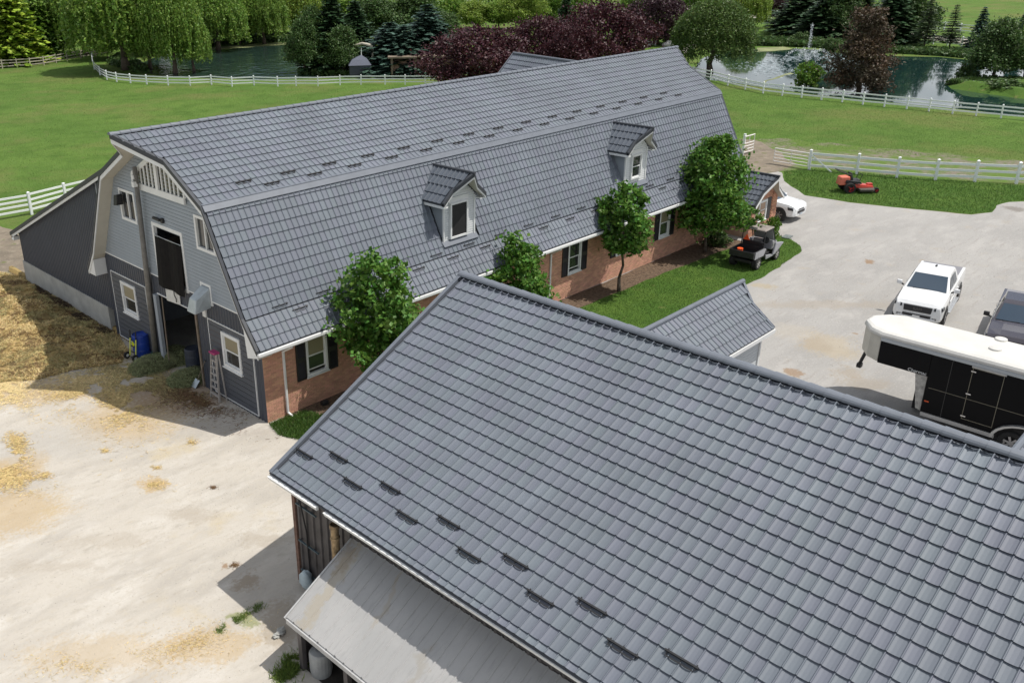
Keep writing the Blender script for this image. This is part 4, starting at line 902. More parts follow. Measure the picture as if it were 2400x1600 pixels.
# hay pile against the concrete wall
HP = [(-1, 21.5), (-.15, 12.0), (-.4, 9.8), (-2.2, 9.9), (-4.5, 11.0), (-6.5, 11.5), (-9, 14), (-12, 18), (-9, 24), (-3.5, 23.5)]
HP = gdp((-40, 640), (0, 628), (40, 632), (120, 670), (200, 720), (265, 765), (295, 805), (280, 835), (170, 850), (90, 872), (0, 880), (-60, 880))
def pile_h(x, y):
    q = Vector((x, y, 0)); d = 1e9
    P = HP
    for i in range(len(P)):
        a = Vector((*P[i], 0)); b = Vector((*P[(i+1) % len(P)], 0)); ab = b-a; t = max(0, min(1, (q-a).dot(ab)/ab.length_squared)); d = min(d, (q-(a+ab*t)).length)
    if not point_in(P, x, y): return 0.0
    k = 1-math.exp(-d*.75)
    wl = .15+.28*max(0, min(1, (y-9)/8))
    return max(0, k*wl*(.95+.8*noise.noise(q*.45)+.50*noise.noise(q*1.3)+.22*noise.noise(q*4)))+.015
hp = empty('hay_pile', (-4.5, 16, 0), 0, 'big loose heap of golden straw and brown bedding against the concrete wall', 'straw heap')
nx_, ny_ = 150, 150; P_ = np.array(HP); lo, hi = P_.min(0), P_.max(0); lo = np.maximum(lo, (-18, 8)); hi = np.minimum(hi, (0.2, 30))
gx = np.linspace(lo[0], hi[0], nx_); gy = np.linspace(lo[1], hi[1], ny_)
V = [(x, y, (pile_h(x, y)+.02 if x < -.02 else .3)-.03) for y in gy for x in gx]; F = [(j*nx_+i, j*nx_+i+1, (j+1)*nx_+i+1, (j+1)*nx_+i) for j in range(ny_-1) for i in range(nx_-1)]
m_pile = nodes_ground('straw_heap', [(.40, .29, .12), ((.24, .18, .08), .9, .46, .58, I3), ((.10, .07, .04), 1.4, .54, .66, I3), ((.68, .52, .23), 3, .55, .7, I3), ((.30, .21, .09), 16, .52, .66, I3)], bump=1.0, bscale=22, bdist=.08)
link('heap', np_obj_mesh('heap', np.array(V)-np.array((-4.5, 16, 0)), np.array(F), True), m_pile, hp)
def straw_n(name, poly, n, m, zf, thr, seed, sc=1.2, tilt=.5):
    pts = rand_in(poly, n); k = np.array([noise.noise(Vector((x*.8+seed, y*.8, 0)))+.6*noise.noise(Vector((x*2.6, y*2.6, seed)))+.3*noise.noise(Vector((x*7, y*7, seed))) for x, y in pts]); pts = pts[k > thr]; n = len(pts)
    z = np.array([zf(x, y) for x, y in pts])+RNG.uniform(0, .05, n); M = rot_mats(n, tilt, sx=RNG.uniform(.6, 1.7, n)*sc)
    link(name, scatter_mesh(name, ST_V, ST_F, np.column_stack([pts, z])-np.array((-4.5, 16, 0)), M), m, hp, 'stuff')
hpp = [tuple(p) for p in HP]
inb = lambda P: P
straw_n('loose_straw', hpp, 60000, M_STRAW, lambda x, y: pile_h(x, y)+.01, .02, 3)
straw_n('loose_straw', hpp, 16000, mat('pale_straw', (.72, .58, .30), .8, island=.25), lambda x, y: pile_h(x, y)+.03, .22, 3)
straw_n('loose_hay', hpp, 26000, M_HAY, lambda x, y: pile_h(x, y)+.01, .06, 11)
straw_n('loose_hay', gdp((60, 640), (200, 715), (290, 800), (270, 830), (160, 790), (90, 700)), 16000, M_HAY, lambda x, y: pile_h(x, y)+.03, -.05, 17)
straw_n('old_bedding', hpp, 16000, M_OLDH, lambda x, y: pile_h(x, y)+.03, .12, 23)
straw_n('old_bedding', gdp((60, 630), (150, 655), (215, 700), (270, 765), (240, 775), (170, 735), (100, 690)), 20000, mat('dark_bedding', (.075, .05, .03), .9, island=.4), lambda x, y: pile_h(x, y)+.05, -.12, 29)
# loose stones on the yard and drive
PB_V = np.array([(-1, 0, 0), (.4, -.8, 0), (.6, .8, 0), (0, 0, .8)])*.014; PB_F = np.array([(0, 1, 3), (1, 2, 3), (2, 0, 3)])
for poly_, n_, m_ in ((gdp((0, 900), (500, 960), (640, 1060), (680, 1300), (650, 1568), (0, 1568)), 9000, 'yard_pebble'), (gdp((1500, 770), (1850, 600), (2352, 500), (2352, 640), (1900, 900)), 5000, 'drive_pebble')):
    pts = rand_in(poly_, n_); link('loose_pebbles', scatter_mesh('loose_pebbles', PB_V, PB_F, np.column_stack([pts, np.full(n_, .006)]), rot_mats(n_, .1, sx=RNG.uniform(.25, .6, n_)*RNG.choice([1, 1, 1, 2.2], n_)*(1 if m_[0] == 'y' else 1.5))), mat(m_, (.42, .39, .35), .9, island=.35), None, 'stuff')
# scattered straw on the yard
def fade(poly, n, m, sc=1.0, z=.010):
    """denser towards the centre of the patch"""
    c = np.mean(np.array(poly), axis=0); pts = rand_in(poly, n); k = np.abs(RNG.normal(0, .62, n))[:, None]+.12; pts = c+(pts-c)*k*1.25
    q_ = np.array([noise.noise(Vector((x*1.1, y*1.1, 0)))+.45*noise.noise(Vector((x*4, y*4, 3))) for x, y in pts]); keep = q_+RNG.normal(0, .12, n) > -.12; pts = pts[keep]; n = len(pts)
    M = rot_mats(n, .12, sx=RNG.uniform(.6, 1.5, n)*sc); zz = z+RNG.uniform(0, .02, n)
    link('straw_scatter', scatter_mesh('straw_scatter', ST_V, ST_F, np.column_stack([pts, zz]), M), m, None, 'stuff')
fade(gdp((150, 800), (330, 790), (480, 900), (300, 960), (150, 900)), 14000, M_HAY, .9)
fade(gdp((150, 830), (300, 820), (420, 870), (330, 940), (200, 900)), 9000, M_STRAW, .8)
fade(gdp((60, 860), (220, 850), (330, 900), (200, 960), (60, 930)), 9000, M_STRAW, .9)
fade(gdp((190, 855), (300, 860), (360, 905), (330, 985), (260, 1005), (220, 950)), 9000, M_STRAW)
fade(gdp((140, 870), (240, 850), (250, 880), (160, 890)), 1200, M_STRAW)
fade(gdp((300, 850), (450, 870), (500, 930), (560, 945), (520, 965), (360, 925)), 11000, M_OLDH)
fade(gdp((230, 850), (330, 830), (460, 880), (430, 920), (290, 900)), 9000, M_HAY)
fade(gdp((-30, 1050), (60, 1070), (105, 1100), (70, 1130), (-30, 1130)), 6000, M_STRAW)
fade(gdp((-20, 1020), (60, 1015), (75, 1060), (20, 1075)), 2500, M_STRAW)
fade(gdp((10, 985), (60, 990), (70, 1040), (10, 1040)), 1200, M_STRAW)
for (cx, cy, rx, ry, n) in ((352, 1112, 32, 12, 1200), (360, 1072, 15, 8, 350), (265, 1063, 14, 7, 300), (245, 1036, 22, 8, 350), (440, 1016, 16, 7, 300), (103, 1092, 14, 12, 300), (540, 1298, 12, 7, 160), (490, 1120, 10, 6, 120)):
    fade(gdp(*[(cx+rx*math.cos(t), cy+ry*math.sin(t)) for t in np.linspace(0, 6.28, 12)[:-1]]), n, M_STRAW if n > 200 else M_OLDH, .8)
fade(gdp((480, 1410), (560, 1400), (620, 1450), (560, 1500), (400, 1540), (200, 1568), (240, 1490)), 1600, M_STRAW, .6)
fade(gdp((0, 1500), (200, 1480), (420, 1568), (0, 1568)), 900, M_STRAW, .6)
for q_ in (((40, 860), (250, 850), (330, 830), (360, 880), (200, 910), (40, 900)), ((-20, 860), (60, 862), (60, 930), (-20, 930))): fade(gdp(*q_), 9000, MT['pale_straw'], 1.0)
# green hay mounds by the door
for k, (q, r, lab) in enumerate((((352, 842), (.95, .75, .42), 'large loose mound of green hay beside the hand truck'), ((400, 825), (.75, .85, .48), 'green hay mound spilling from the barn doorway'), ((432, 872), (.80, .70, .34), 'smaller green hay mound next to the shovel'))):
    c = GD(*q); h = empty('hay_mound', tuple(c), 0, lab, 'hay', 'hay mounds by the barn door')
    mb = MB(); mb.blob((0, 0, 0), r, k+2, .28, 18, 12); mb.build('mound', mat('hay_core', (.10, .11, .05), .95, var=.4, vscale=6, bump=1, bscale=25), h, smooth=True)
    n = 5000; u = RNG.normal(0, 1, (n, 3)); u /= np.linalg.norm(u, axis=1)[:, None]; u[:, 2] = np.abs(u[:, 2]); u *= np.array(r)*RNG.uniform(.9, 1.15, n)[:, None]
    link('hay_stalks', scatter_mesh('hay_stalks', ST_V, ST_F, u, rot_mats(n, .7, sx=RNG.uniform(.6, 1.5, n))), mat('green_hay', (.24, .27, .13), .85, island=.4), h, 'stuff')
# stones by the canopy
for k, (q, s, lab) in enumerate((((647, 1452), .14, 'larger pale rubble stone near the canopy corner'), ((636, 1462), .10, 'small grey rubble stone beside the larger pale one'))):
    c = GD(*q); o = MB().blob((0, 0, 0), (s, s*.8, s*.7), k, .5).build('stone', M_CONC); o.location = (c[0], c[1], s*.4); tag(o, lab, 'stone', 'rubble stones by the canopy')
o = MB().box(-.35, .35, -.22, .22, 0, .05).build('drain_grate', mat('drain_grey', (.14, .16, .16), .7, var=.3, vscale=9), None, bevel=.01); c = GD(1808, 545); o.location = (c[0], c[1], .012); o.rotation_euler.z = .1; tag(o, 'grey drain grate set in the lawn tip beside the driveway', 'drain')

# ------------------------------------------------------------------ fences
def fence(name, pts, label, cat='fence', h=1.25, rails=3, col=None, post_w=.12, hpost=None, rail_h=.13, group=None, z0=.35, caps=True):
    m = col or M_FENCE; P = [Vector((p[0], p[1], 0)) for p in pts]; root = empty(name, tuple(P[0]), 0, label, cat, group); o0 = P[0]
    hp_ = hpost or h+.10; mp_ = MB().box(-post_w/2, post_w/2, -post_w/2, post_w/2, 0, hp_)
    if caps: mp_.add([(-post_w*.6, -post_w*.6, hp_), (post_w*.6, -post_w*.6, hp_), (post_w*.6, post_w*.6, hp_), (-post_w*.6, post_w*.6, hp_), (0, 0, hp_+.07)], [(0, 1, 4), (1, 2, 4), (2, 3, 4), (3, 0, 4), (3, 2, 1, 0)])
    me = bpy.data.meshes.new('post'); me.from_pydata(mp_.v, [], mp_.f); me.materials.append(m)
    for i, p in enumerate(P):
        o = bpy.data.objects.new('post', me); COL.objects.link(o); o.parent = root; o.location = p-o0
        q = P[min(i+1, len(P)-1)]-P[max(i-1, 0)]; o.rotation_euler = (RNG.normal(0, .012), RNG.normal(0, .012), math.atan2(q.y, q.x))
    for a, b in zip(P[:-1], P[1:]):
        d = (b-a).normalized()*post_w*.5
        for r in range(rails):
            z = z0+(h-z0-rail_h/2)*r/(rails-1); mb = MB(); mb.bar(a-o0+d+Vector((0, 0, z+RNG.normal(0, .012))), b-o0-d+Vector((0, 0, z+RNG.normal(0, .012))), .05, rail_h); mb.build('rail', m, root)
    return root
def gz4(*q): return [G(1600+x*.3401, y*.3401)[:2] for x, y in q]
def gz6(*q): return [G(1550+x*.3614, 300+y*.3614)[:2] for x, y in q]
def gz2(*q): return [G(x*.3401, y*.3401)[:2] for x, y in q]
def gz3(*q): return [G(800+x*.3401, y*.3401)[:2] for x, y in q]
fence('paddock_fence', gz6((957, 272), (1265, 300), (1525, 325), (1775, 340), (2030, 350), (2300, 362), (2590, 368)), 'white three-rail vinyl fence behind the mower, nearest fence on the right', h=1.32, hpost=1.5, post_w=.17, rail_h=.17)
c1 = gz6((957, 272))[0]; c2 = G(1550+1080*.3614, 300+285*.3614); mb = MB(); mb.bar((c1[0], c1[1], 1.15), (c2[0]-.1, c2[1]-.3, .05), .08, .08); o = mb.build('brace', M_FENCE); tag(o, 'white diagonal brace leaning against the gate end post', 'brace')
fence('pond_fence', gz4((70, 530), (190, 555), (310, 590), (430, 618), (553, 645), (685, 660), (818, 675), (955, 690), (1098, 705), (1240, 722), (1388, 737), (1542, 752), (1695, 768), (1858, 786), (2020, 800), (2192, 815), (2375, 832)), 'long white fence along the near bank of the fountain pond', h=1.15, post_w=.13)
fence('willow_pond_fence', gz2((640, 395), (637, 425), (650, 480), (690, 520), (738, 550), (805, 565), (900, 575), (1012, 583), (1160, 590), (1312, 592), (1458, 585), (1600, 598), (1752, 590), (1915, 597), (2042, 595), (2192, 595), (2345, 588))+gz3((136, 585), (302, 585), (440, 585), (578, 585), (720, 585), (860, 590)), 'curving white fence between the left pasture and the willow pond', h=1.1, post_w=.13)
fence('rail_fence', gz2((-120, 490), (18, 475), (120, 468), (210, 463), (303, 452), (388, 436), (465, 422), (560, 405), (660, 388), (770, 372)), 'weathered pale rail fence below the bright spruce at far left', h=1.25, post_w=.14, col=mat('weathered_rail', (.42, .38, .31), .8, var=.2), caps=False)
lf = [G(*z)[:2] for z in ((-190, 560), (-60, 527), (75, 503), (157, 480), (235, 462))]
fence('side_fence', lf, 'white four-rail fence left of the lean-to roof', h=1.40, rails=4, post_w=.15)
fence('back_fence', [G(*q)[:2] for q in ((575, 75), (620, 68), (665, 62), (710, 55), (760, 47), (810, 40))], 'pale fence glimpsed behind the willows beyond the pond', h=1.2, post_w=.16)
fence('road_fence', [G(*q)[:2] for q in ((1594, 62), (1604, 58), (1616, 57), (1627, 55), (1640, 50), (1652, 46))], 'short white fence beside the road left of the weeping tree', h=1.3, post_w=.16)
fence('curved_fence', [G(*q)[:2] for q in ((1828, 38), (1812, 41), (1802, 46), (1798, 54), (1805, 60), (1816, 63))], 'white curved fence corner left of the dark spruces', h=1.3, post_w=.16)
fence('track_fence', [G(*q)[:2] for q in ((2140, 92), (2153, 101), (2186, 104), (2220, 107), (2253, 110), (2285, 115), (2320, 119), (2420, 130))], 'white fence along the near edge of the farm track', h=1.4, post_w=.18)
fence('field_fence', [G(*q)[:2] for q in ((2140, 62), (2180, 70), (2212, 71), (2250, 76), (2290, 80), (2330, 84), (2420, 94))], 'white fence on the field side of the farm track', h=1.4, post_w=.18)
fence('top_fence', [G(*q)[:2] for q in ((1000, 12), (1060, 10), (1120, 8), (1180, 5), (1250, 3), (1330, 1))], 'distant white fence at the top edge behind the green trees', h=1.5, post_w=.25)
def gate(a, b, label, h=1.2):
    a = Vector((*a[:2], 0)); b = Vector((*b[:2], 0)); g_ = empty('gate', tuple(a), 0, label, 'gate', 'white tube gates'); d = b-a; M = mat('gate_paint', (.78, .75, .73), .5)
    mb = MB()
    for p in (Vector(), d): mb.tube(p+Vector((0, 0, .2)), p+Vector((0, 0, h)), .03, n=8)
    mb.tube(Vector((0, 0, h)), d+Vector((0, 0, h)), .045, n=8); mb.build('gate_frame', M, g_)
    for k in range(4): mb = MB(); z = .22+k*.24; mb.tube(Vector((0, 0, z)), d+Vector((0, 0, z)), .035, n=8); mb.build('bar', M, g_)
    for k in (.5,): mb = MB(); mb.tube(d*k+Vector((0, 0, .2)), d*k+Vector((0, 0, h)), .025, n=8); mb.build('upright', M, g_)
    return g_
gate(G(1550+725*.3614, 300+232*.3614), gz6((945, 268))[0], 'long white tube gate hinged on the end post of the paddock fence')
gate(G(1550+530*.3614, 300+178*.3614), G(1550+592*.3614, 300+160*.3614), 'open white tube gate showing beside the barn roof end', 1.5)
o = MB().box(-.08, .08, -.08, .08, 0, 1.7).build('gate_post', M_FENCE); c = G(1550+527*.3614, 300+175*.3614); o.location = (c[0], c[1], 0); tag(o, 'white gate post standing behind the barn roof end', 'post')

# ------------------------------------------------------------------ trees
LQ = np.array([(-.5, -.32, 0), (.5, -.32, .06), (.5, .32, 0), (-.5, .32, .06)]); LQF = np.array([(0, 1, 2, 3)])
def leaf_mat(name, col, isl=.35, trans=.35): return mat(name, col, .5, island=isl, trans=trans, spec=.35)
def crown_mesh(name, cl, per, leaf, rad, profile, z0, z1, seed, flat=.8, inner=.35):
    """cl leaf clumps placed through a crown of revolution profile(t)->radius"""
    r = np.random.default_rng(seed); C = []
    while len(C) < cl:
        t = r.random(); R = profile(t)
        a = r.uniform(0, 2*np.pi); R *= 1+.30*math.sin(a*3+t*7+seed)+.16*math.sin(a*5-t*11+seed*2)
        if r.random() > (R/rad)**1.2+.05: continue
        k = (inner+(1-inner)*r.random()**.5); C.append((R*k*np.cos(a), R*k*np.sin(a), z0+(z1-z0)*t))
    C = np.array(C); cr = rad*.15*r.uniform(.5, 1.9, cl); n = cl*per
    P = np.repeat(C, per, 0)+r.normal(0, 1, (n, 3))*np.repeat(cr, per)[:, None]*np.array([.62, .62, .45])
    M = _rm(r, n, flat, leaf*r.uniform(.6, 1.4, n)); return np_or(name, LQ, LQF, P, M)
def _rm(r, n, tilt, s):
    yaw = r.uniform(0, 2*np.pi, n); t = r.normal(0, tilt, n); q = r.normal(0, tilt, n); Z = np.zeros(n); O = np.ones(n)
    Rz = np.stack([np.stack([np.cos(yaw), -np.sin(yaw), Z], 1), np.stack([np.sin(yaw), np.cos(yaw), Z], 1), np.stack([Z, Z, O], 1)], 1)
    Ry = np.stack([np.stack([np.cos(t), Z, np.sin(t)], 1), np.stack([Z, O, Z], 1), np.stack([-np.sin(t), Z, np.cos(t)], 1)], 1)
    Rx = np.stack([np.stack([O, Z, Z], 1), np.stack([Z, np.cos(q), -np.sin(q)], 1), np.stack([Z, np.sin(q), np.cos(q)], 1)], 1)
    return (Rz@Ry@Rx)*s[:, None, None]
def np_or(name, tv, tf, P, M): return scatter_mesh(name, tv, tf, P, M)
def conifer_mesh(name, h, rad, levels, seed, z0=.12, droop=.28, dens=1.0, gap=0.0, spray=.34):
    r = np.random.default_rng(seed); P, A, S = [], [], []
    for i in range(levels):
        t = (i+r.uniform(-.3, .3))/levels; t = min(max(t, 0), 1); z = h*(z0+(1-z0)*t); L_ = rad*(1-t)**.85*r.uniform(.75, 1.1)+.15; nb = int(7+6*(1-t))
        a0 = r.uniform(0, 6.28)
        for b in range(nb):
            a = a0+2*np.pi*b/nb+r.normal(0, .15); ll = L_*r.uniform(.7, 1.1); m = max(3, int(ll/.22*dens))
            for k in range(m):
                s = (k+.6)/m*ll
                if s < gap*ll: continue
                for w in (-1, 1):
                    P.append(((s)*np.cos(a)-w*.12*np.sin(a)*ll*.35*(1-s/ll+.2), s*np.sin(a)+w*.12*np.cos(a)*ll*.35*(1-s/ll+.2), z-droop*s+r.normal(0, .04)+.10*(s/ll)**2*ll)); A.append(a+w*.5+r.normal(0, .3)); S.append(spray*r.uniform(.7, 1.3))
    n = len(P); yaw = np.array(A); t = r.normal(.15, .25, n); q = r.normal(0, .35, n); Z = np.zeros(n); O = np.ones(n)
    Rz = np.stack([np.stack([np.cos(yaw), -np.sin(yaw), Z], 1), np.stack([np.sin(yaw), np.cos(yaw), Z], 1), np.stack([Z, Z, O], 1)], 1)
    Ry = np.stack([np.stack([np.cos(t), Z, np.sin(t)], 1), np.stack([Z, O, Z], 1), np.stack([-np.sin(t), Z, np.cos(t)], 1)], 1)
    Rx = np.stack([np.stack([O, Z, Z], 1), np.stack([Z, np.cos(q), -np.sin(q)], 1), np.stack([Z, np.sin(q), np.cos(q)], 1)], 1)
    M = (Rz@Ry@Rx)*np.array(S)[:, None, None]; return scatter_mesh(name, LQ*np.array([1, .75, 1]), LQF, np.array(P), M)
def willow_mesh(name, h, rad, strands, seed, leaf=.22):
    r = np.random.default_rng(seed); P = []
    for i in range(strands):
        a = r.uniform(0, 6.28); k = r.random()**.55; R = rad*k; top = h*(1-.42*k**2.4)+r.normal(0, .35); L_ = r.uniform(.25, .8)*top*(.35+.65*k); m = int(L_/.24)+2
        R2 = R+r.normal(0, .1); dx = r.normal(0, .22)
        for j in range(m):
            z = top-L_*j/m; P.append((R2*np.cos(a)+dx*j*.12+r.normal(0, .06), R2*np.sin(a)+r.normal(0, .06), z))
    for i in range(strands):   # dome of leaves on top
        a = r.uniform(0, 6.28); k = r.random()**.5; P.append((rad*k*np.cos(a), rad*k*np.sin(a), h*(1-.42*k**2.4)+r.normal(0, .3)))
    for q in range(int(strands*.11)):
        a = r.uniform(0, 6.28); k = r.random()**.5; t = r.uniform(.25, 1.0); z = h*(1-.42*k**2.4)*t; cc = np.array((rad*k*np.cos(a), rad*k*np.sin(a), z)); P += list(cc+r.normal(0, 1, (34, 3))*np.array([.55, .55, .75])*rad*.09)
    P = np.array(P); n = len(P); M = _rm(r, n, 1.1, leaf*r.uniform(.6, 1.5, n)); return scatter_mesh(name, LQ*np.array([1, .8, 1]), LQF, P, M)
def trunk_mesh(name, h, r0, seed, limbs=6, spread=.3, lean=0.0, top=.75):
    rr = random.Random(seed); mb = MB(); pts = [Vector((0, 0, 0))]; n = 6
    for i in range(1, n+1): pts.append(Vector((lean*h*i/n+rr.uniform(-.02, .02)*h, rr.uniform(-.02, .02)*h, h*top*i/n)))
    for i in range(n): mb.tube(pts[i], pts[i+1]+Vector((0, 0, .02)), r0*(1.25 if i == 0 else 1)*(1-i/n*.75), r0*(1-(i+1)/n*.75), 8)
    for k in range(limbs):
        i = rr.randint(2, n-1); a = rr.uniform(0, 6.28); p = pts[i]; L_ = h*spread*rr.uniform(.6, 1.1); q = p+Vector((math.cos(a)*L_*.6, math.sin(a)*L_*.6, L_*.7)); e = q+Vector((math.cos(a)*L_*.3, math.sin(a)*L_*.3, L_*.35))
        mb.tube(p, q, r0*.38, r0*.2, 6); mb.tube(q, e, r0*.2, r0*.07, 6)
    me = bpy.data.meshes.new(name); me.from_pydata(mb.v, [], mb.f); me.polygons.foreach_set('use_smooth', np.ones(len(me.polygons), bool)); me.materials.append(M_BARK); return me
def kind_of(name, crown, trunk, m): crown.materials.append(m); return (name, crown, trunk)
def tree(kind, loc, s, label, cat='tree', group=None, rz=None, mat_=None, sz=None):
    name, cm, tm = kind; t = empty(name, tuple(loc), random.uniform(0, 6.28) if rz is None else rz, label, cat, group); t.scale = (s, s, sz or s)
    if tm: link('trunk', tm, None, t)
    c = link('crown', cm, None, t)
    if mat_:
        c.material_slots[0].link = 'OBJECT'; c.material_slots[0].material = mat_
    return t
L_LINDEN = leaf_mat('linden_leaf', (.095, .205, .030), .38, .3)
def egg(rad, lo=.25): return lambda t: rad*(math.sin(math.pi*min(1, (t*.88+.10)))**.7)*(1-.45*t)*1.25
# four street-lindens beside the brick wall: own meshes
def lin(loc, h, rad, zc, seed, label, cl, prof, leaf=.15, rot=0, tilt=0):
    cm = crown_mesh('linden_crown', int(cl*.55), 46, leaf, rad, prof, zc, h, seed, .75, .20); cm.materials.append(L_LINDEN)
    return tree(('linden_tree', cm, trunk_mesh('linden_trunk', h, .085, seed, 7, .16, tilt)), loc, 1, label, 'tree', 'young lindens beside the brick wall', rot)
def PLY(px, py, y): d = ray(px, py); return CAM+d*(y-CAM[1])/d[1]
t1 = PLY(874, 828, -1.3); t2 = PLY(1212, 690, -1.35); t3 = G(1450, 683); t4 = G(1652, 592)
lin((t1[0]+.42, -1.3, 0), HT((t1[0]+.4, -1.3, 0), 612), 1.5, 1.55, 21, 'broad low linden hiding the wall right of the nearest window', 300, lambda t: 1.55*(1-abs(t-.45)**2*2.0) if t < .93 else .7)
lin((t2[0], -1.35, 0), HT((t2[0], -1.35, 0), 560), 1.35, 1.1, 22, 'small narrow linden peeking over the foreground roof ridge', 260, lambda t: max(.5, 1.55*(1-t**1.6*.85)))
lin((t3[0], t3[1], 0), HT(t3, 432), 1.15, 2.05, 23, 'round-headed linden with a bare trunk in the middle of the lawn', 250, lambda t: 1.2*(1-abs(t-.40)**1.7*1.9) if t < .93 else .35)
lin((t4[0], t4[1], 0), HT(t4, 316), 1.75, 1.5, 24, 'tallest pyramidal linden beside the parked utility vehicle', 680, lambda t: 2.2*(1-t)**.62*min(1, .55+t*3)+.2)
K = {}
K['spruce'] = kind_of('spruce_tree', conifer_mesh('spruce_crown', 10, 2.6, 34, 1, spray=.5, dens=1.2), trunk_mesh('spruce_trunk', 10, .2, 1, 0, top=.95), leaf_mat('spruce_needle', (.040, .085, .034), .35, .1))
K['blue'] = kind_of('blue_spruce', conifer_mesh('blue_crown', 10, 3.2, 32, 2, .06, spray=.5, dens=1.2), trunk_mesh('blue_trunk', 10, .2, 2, 0, top=.95), leaf_mat('blue_needle', (.060, .115, .085), .35, .1))
K['larch'] = kind_of('young_spruce', conifer_mesh('thin_crown', 10, 2.5, 22, 3, .18, .10, 1.0, .0, .36), trunk_mesh('thin_trunk', 10, .13, 3, 0, top=.97), leaf_mat('thin_needle', (.075, .11, .05), .35, .15))
K['gold'] = kind_of('bright_spruce', conifer_mesh('gold_crown', 14, 5.2, 30, 4, .04, .16, 1.1, .0, .8), trunk_mesh('gold_trunk', 14, .3, 4, 0, top=.95), leaf_mat('gold_needle', (.28, .40, .045), .4, .2))
K['willow'] = kind_of('willow_tree', willow_mesh('willow_crown', 12, 5.2, 1250, 5, .26), trunk_mesh('willow_trunk', 12, .38, 5, 9, .3), leaf_mat('willow_leaf', (.17, .275, .05), .35, .4))
K['weep'] = kind_of('weeping_tree', willow_mesh('weeping_crown', 9, 3.7, 2600, 6, .15), trunk_mesh('weeping_trunk', 9, .28, 6, 6, .25), leaf_mat('weeping_leaf', (.095, .155, .038), .4, .3))
K['maple'] = kind_of('purple_maple', crown_mesh('maple_crown', 560, 34, .20, 4.2, lambda t: 4.2*(1-abs(t-.42)**1.9*2.1) if t < .96 else .6, 1.2, 8.2, 7, .8, .45), trunk_mesh('maple_trunk', 8, .25, 7, 8, .25), leaf_mat('maple_leaf', (.060, .018, .024), .45, .2))
K['oak'] = kind_of('leafy_tree', crown_mesh('leafy_crown', 420, 34, .24, 3.6, lambda t: 3.6*(1-abs(t-.45)**1.9*2.0) if t < .95 else .6, 2.0, 9.5, 8, .9, .25), trunk_mesh('leafy_trunk', 9.5, .22, 8, 9, .3), leaf_mat('leafy_leaf', (.20, .31, .05), .4, .4))
K['dark'] = kind_of('dark_tree', crown_mesh('dark_crown', 440, 34, .24, 3.8, lambda t: 3.8*(1-t)**.5*min(1, .5+t*4), 2.0, 10, 9, .9, .3), trunk_mesh('dark_trunk', 10, .25, 9, 8, .25), leaf_mat('dark_leaf', (.065, .12, .032), .4, .2))
K['brown'] = kind_of('bronze_tree', crown_mesh('bronze_crown', 520, 30, .17, 3.0, lambda t: 3.0*(1-t*.7)*min(1, .75+t), .6, 9.5, 10, 1.0, .3), trunk_mesh('bronze_trunk', 9.5, .2, 10, 9, .3), mat('bronze_leaf', (.060, .052, .030), .6, island=.4, trans=.2, col2=(.105, .060, .032), var=.1, vscale=.35))
K['shrub'] = kind_of('shrub', crown_mesh('shrub_crown', 90, 26, .16, 1.2, lambda t: 1.2*(1-abs(t-.4)**2*1.6), .1, 2.0, 11, .9, .3), trunk_mesh('shrub_trunk', 1.6, .05, 11, 6, .4), leaf_mat('shrub_leaf', (.12, .20, .03), .4, .4))
M_DK = leaf_mat('dark_shrub_leaf', (.07, .125, .035), .4, .25); M_BR = leaf_mat('bright_leaf', (.12, .22, .03), .4, .4); M_YG = leaf_mat('yellowgreen_leaf', (.22, .31, .055), .4, .4); M_MID = leaf_mat('mid_leaf', (.16, .27, .045), .4, .35); M_PLUM = leaf_mat('plum_leaf', (.045, .018, .026), .45, .15)
def tp(kind, bx, by, ty, label, cat='tree', wid=None, base_h={'spruce': 10, 'blue': 10, 'larch': 10, 'gold': 14, 'willow': 12, 'weep': 9, 'maple': 8.2, 'oak': 9.5, 'dark': 10, 'brown': 9.5, 'shrub': 2}, base_r={'spruce': 2.6, 'blue': 3.2, 'larch': 2.5, 'gold': 5.2, 'willow': 5.2, 'weep': 3.7, 'maple': 4.2, 'oak': 3.6, 'dark': 3.4, 'brown': 3.0, 'shrub': 1.2}, mat_=None, group=None):
    """tree with its foot at (bx,by), its tip at height ty and a crown wid wide, all as seen in the photograph"""
    b = G(bx, by); h = HT(b, ty); sz = h/base_h[kind]; d = PIX(b)[2]
    s = sz if wid is None else (wid/2*d/FPX)/base_r[kind]
    return tree(K[kind], (b[0], b[1], 0), s, label, cat, group, None, mat_, sz)
tp('gold', 40, 150, -60, 'bright yellow-green spruce at the far left edge', wid=200)
tp('gold', 105, 138, -40, 'deep green spruce behind the bright one at far left', wid=110, mat_=M_BR)
tp('dark', 150, 132, -10, 'dark shaded tree between the spruces and the willows', wid=90)
tp('willow', 200, 128, -60, 'leftmost weeping willow above the rail fence', wid=180)
tp('willow', 296, 165, -90, 'largest weeping willow with a thick reddish trunk', wid=250)
tp('willow', 411, 172, -50, 'weeping willow leaning at the left end of the pond', wid=150)
tp('oak', 255, 140, 20, 'mid-green tree between the two leftmost willows', wid=110, mat_=M_MID); tp('oak', 365, 128, 10, 'mid-green tree behind the largest willow trunk', wid=120, mat_=M_YG); tp('willow', 345, 100, -50, 'far willow filling the gap behind the largest willow', wid=150, mat_=M_MID)
tp('willow', 352, 160, -20, 'slender willow between the two large trunks by the pond', wid=110); tp('willow', 455, 168, 30, 'small weeping willow on the near pond bank', wid=90, mat_=M_MID); tp('willow', 620, 104, -30, 'weeping willow at the right of the far pond bank', wid=120)
tp('willow', 511, 118, -30, 'weeping willow on the far bank in the middle of the pond', wid=150, mat_=M_MID)
tp('willow', 475, 112, -60, 'tall willow with a bare dark trunk on the far bank', wid=170)
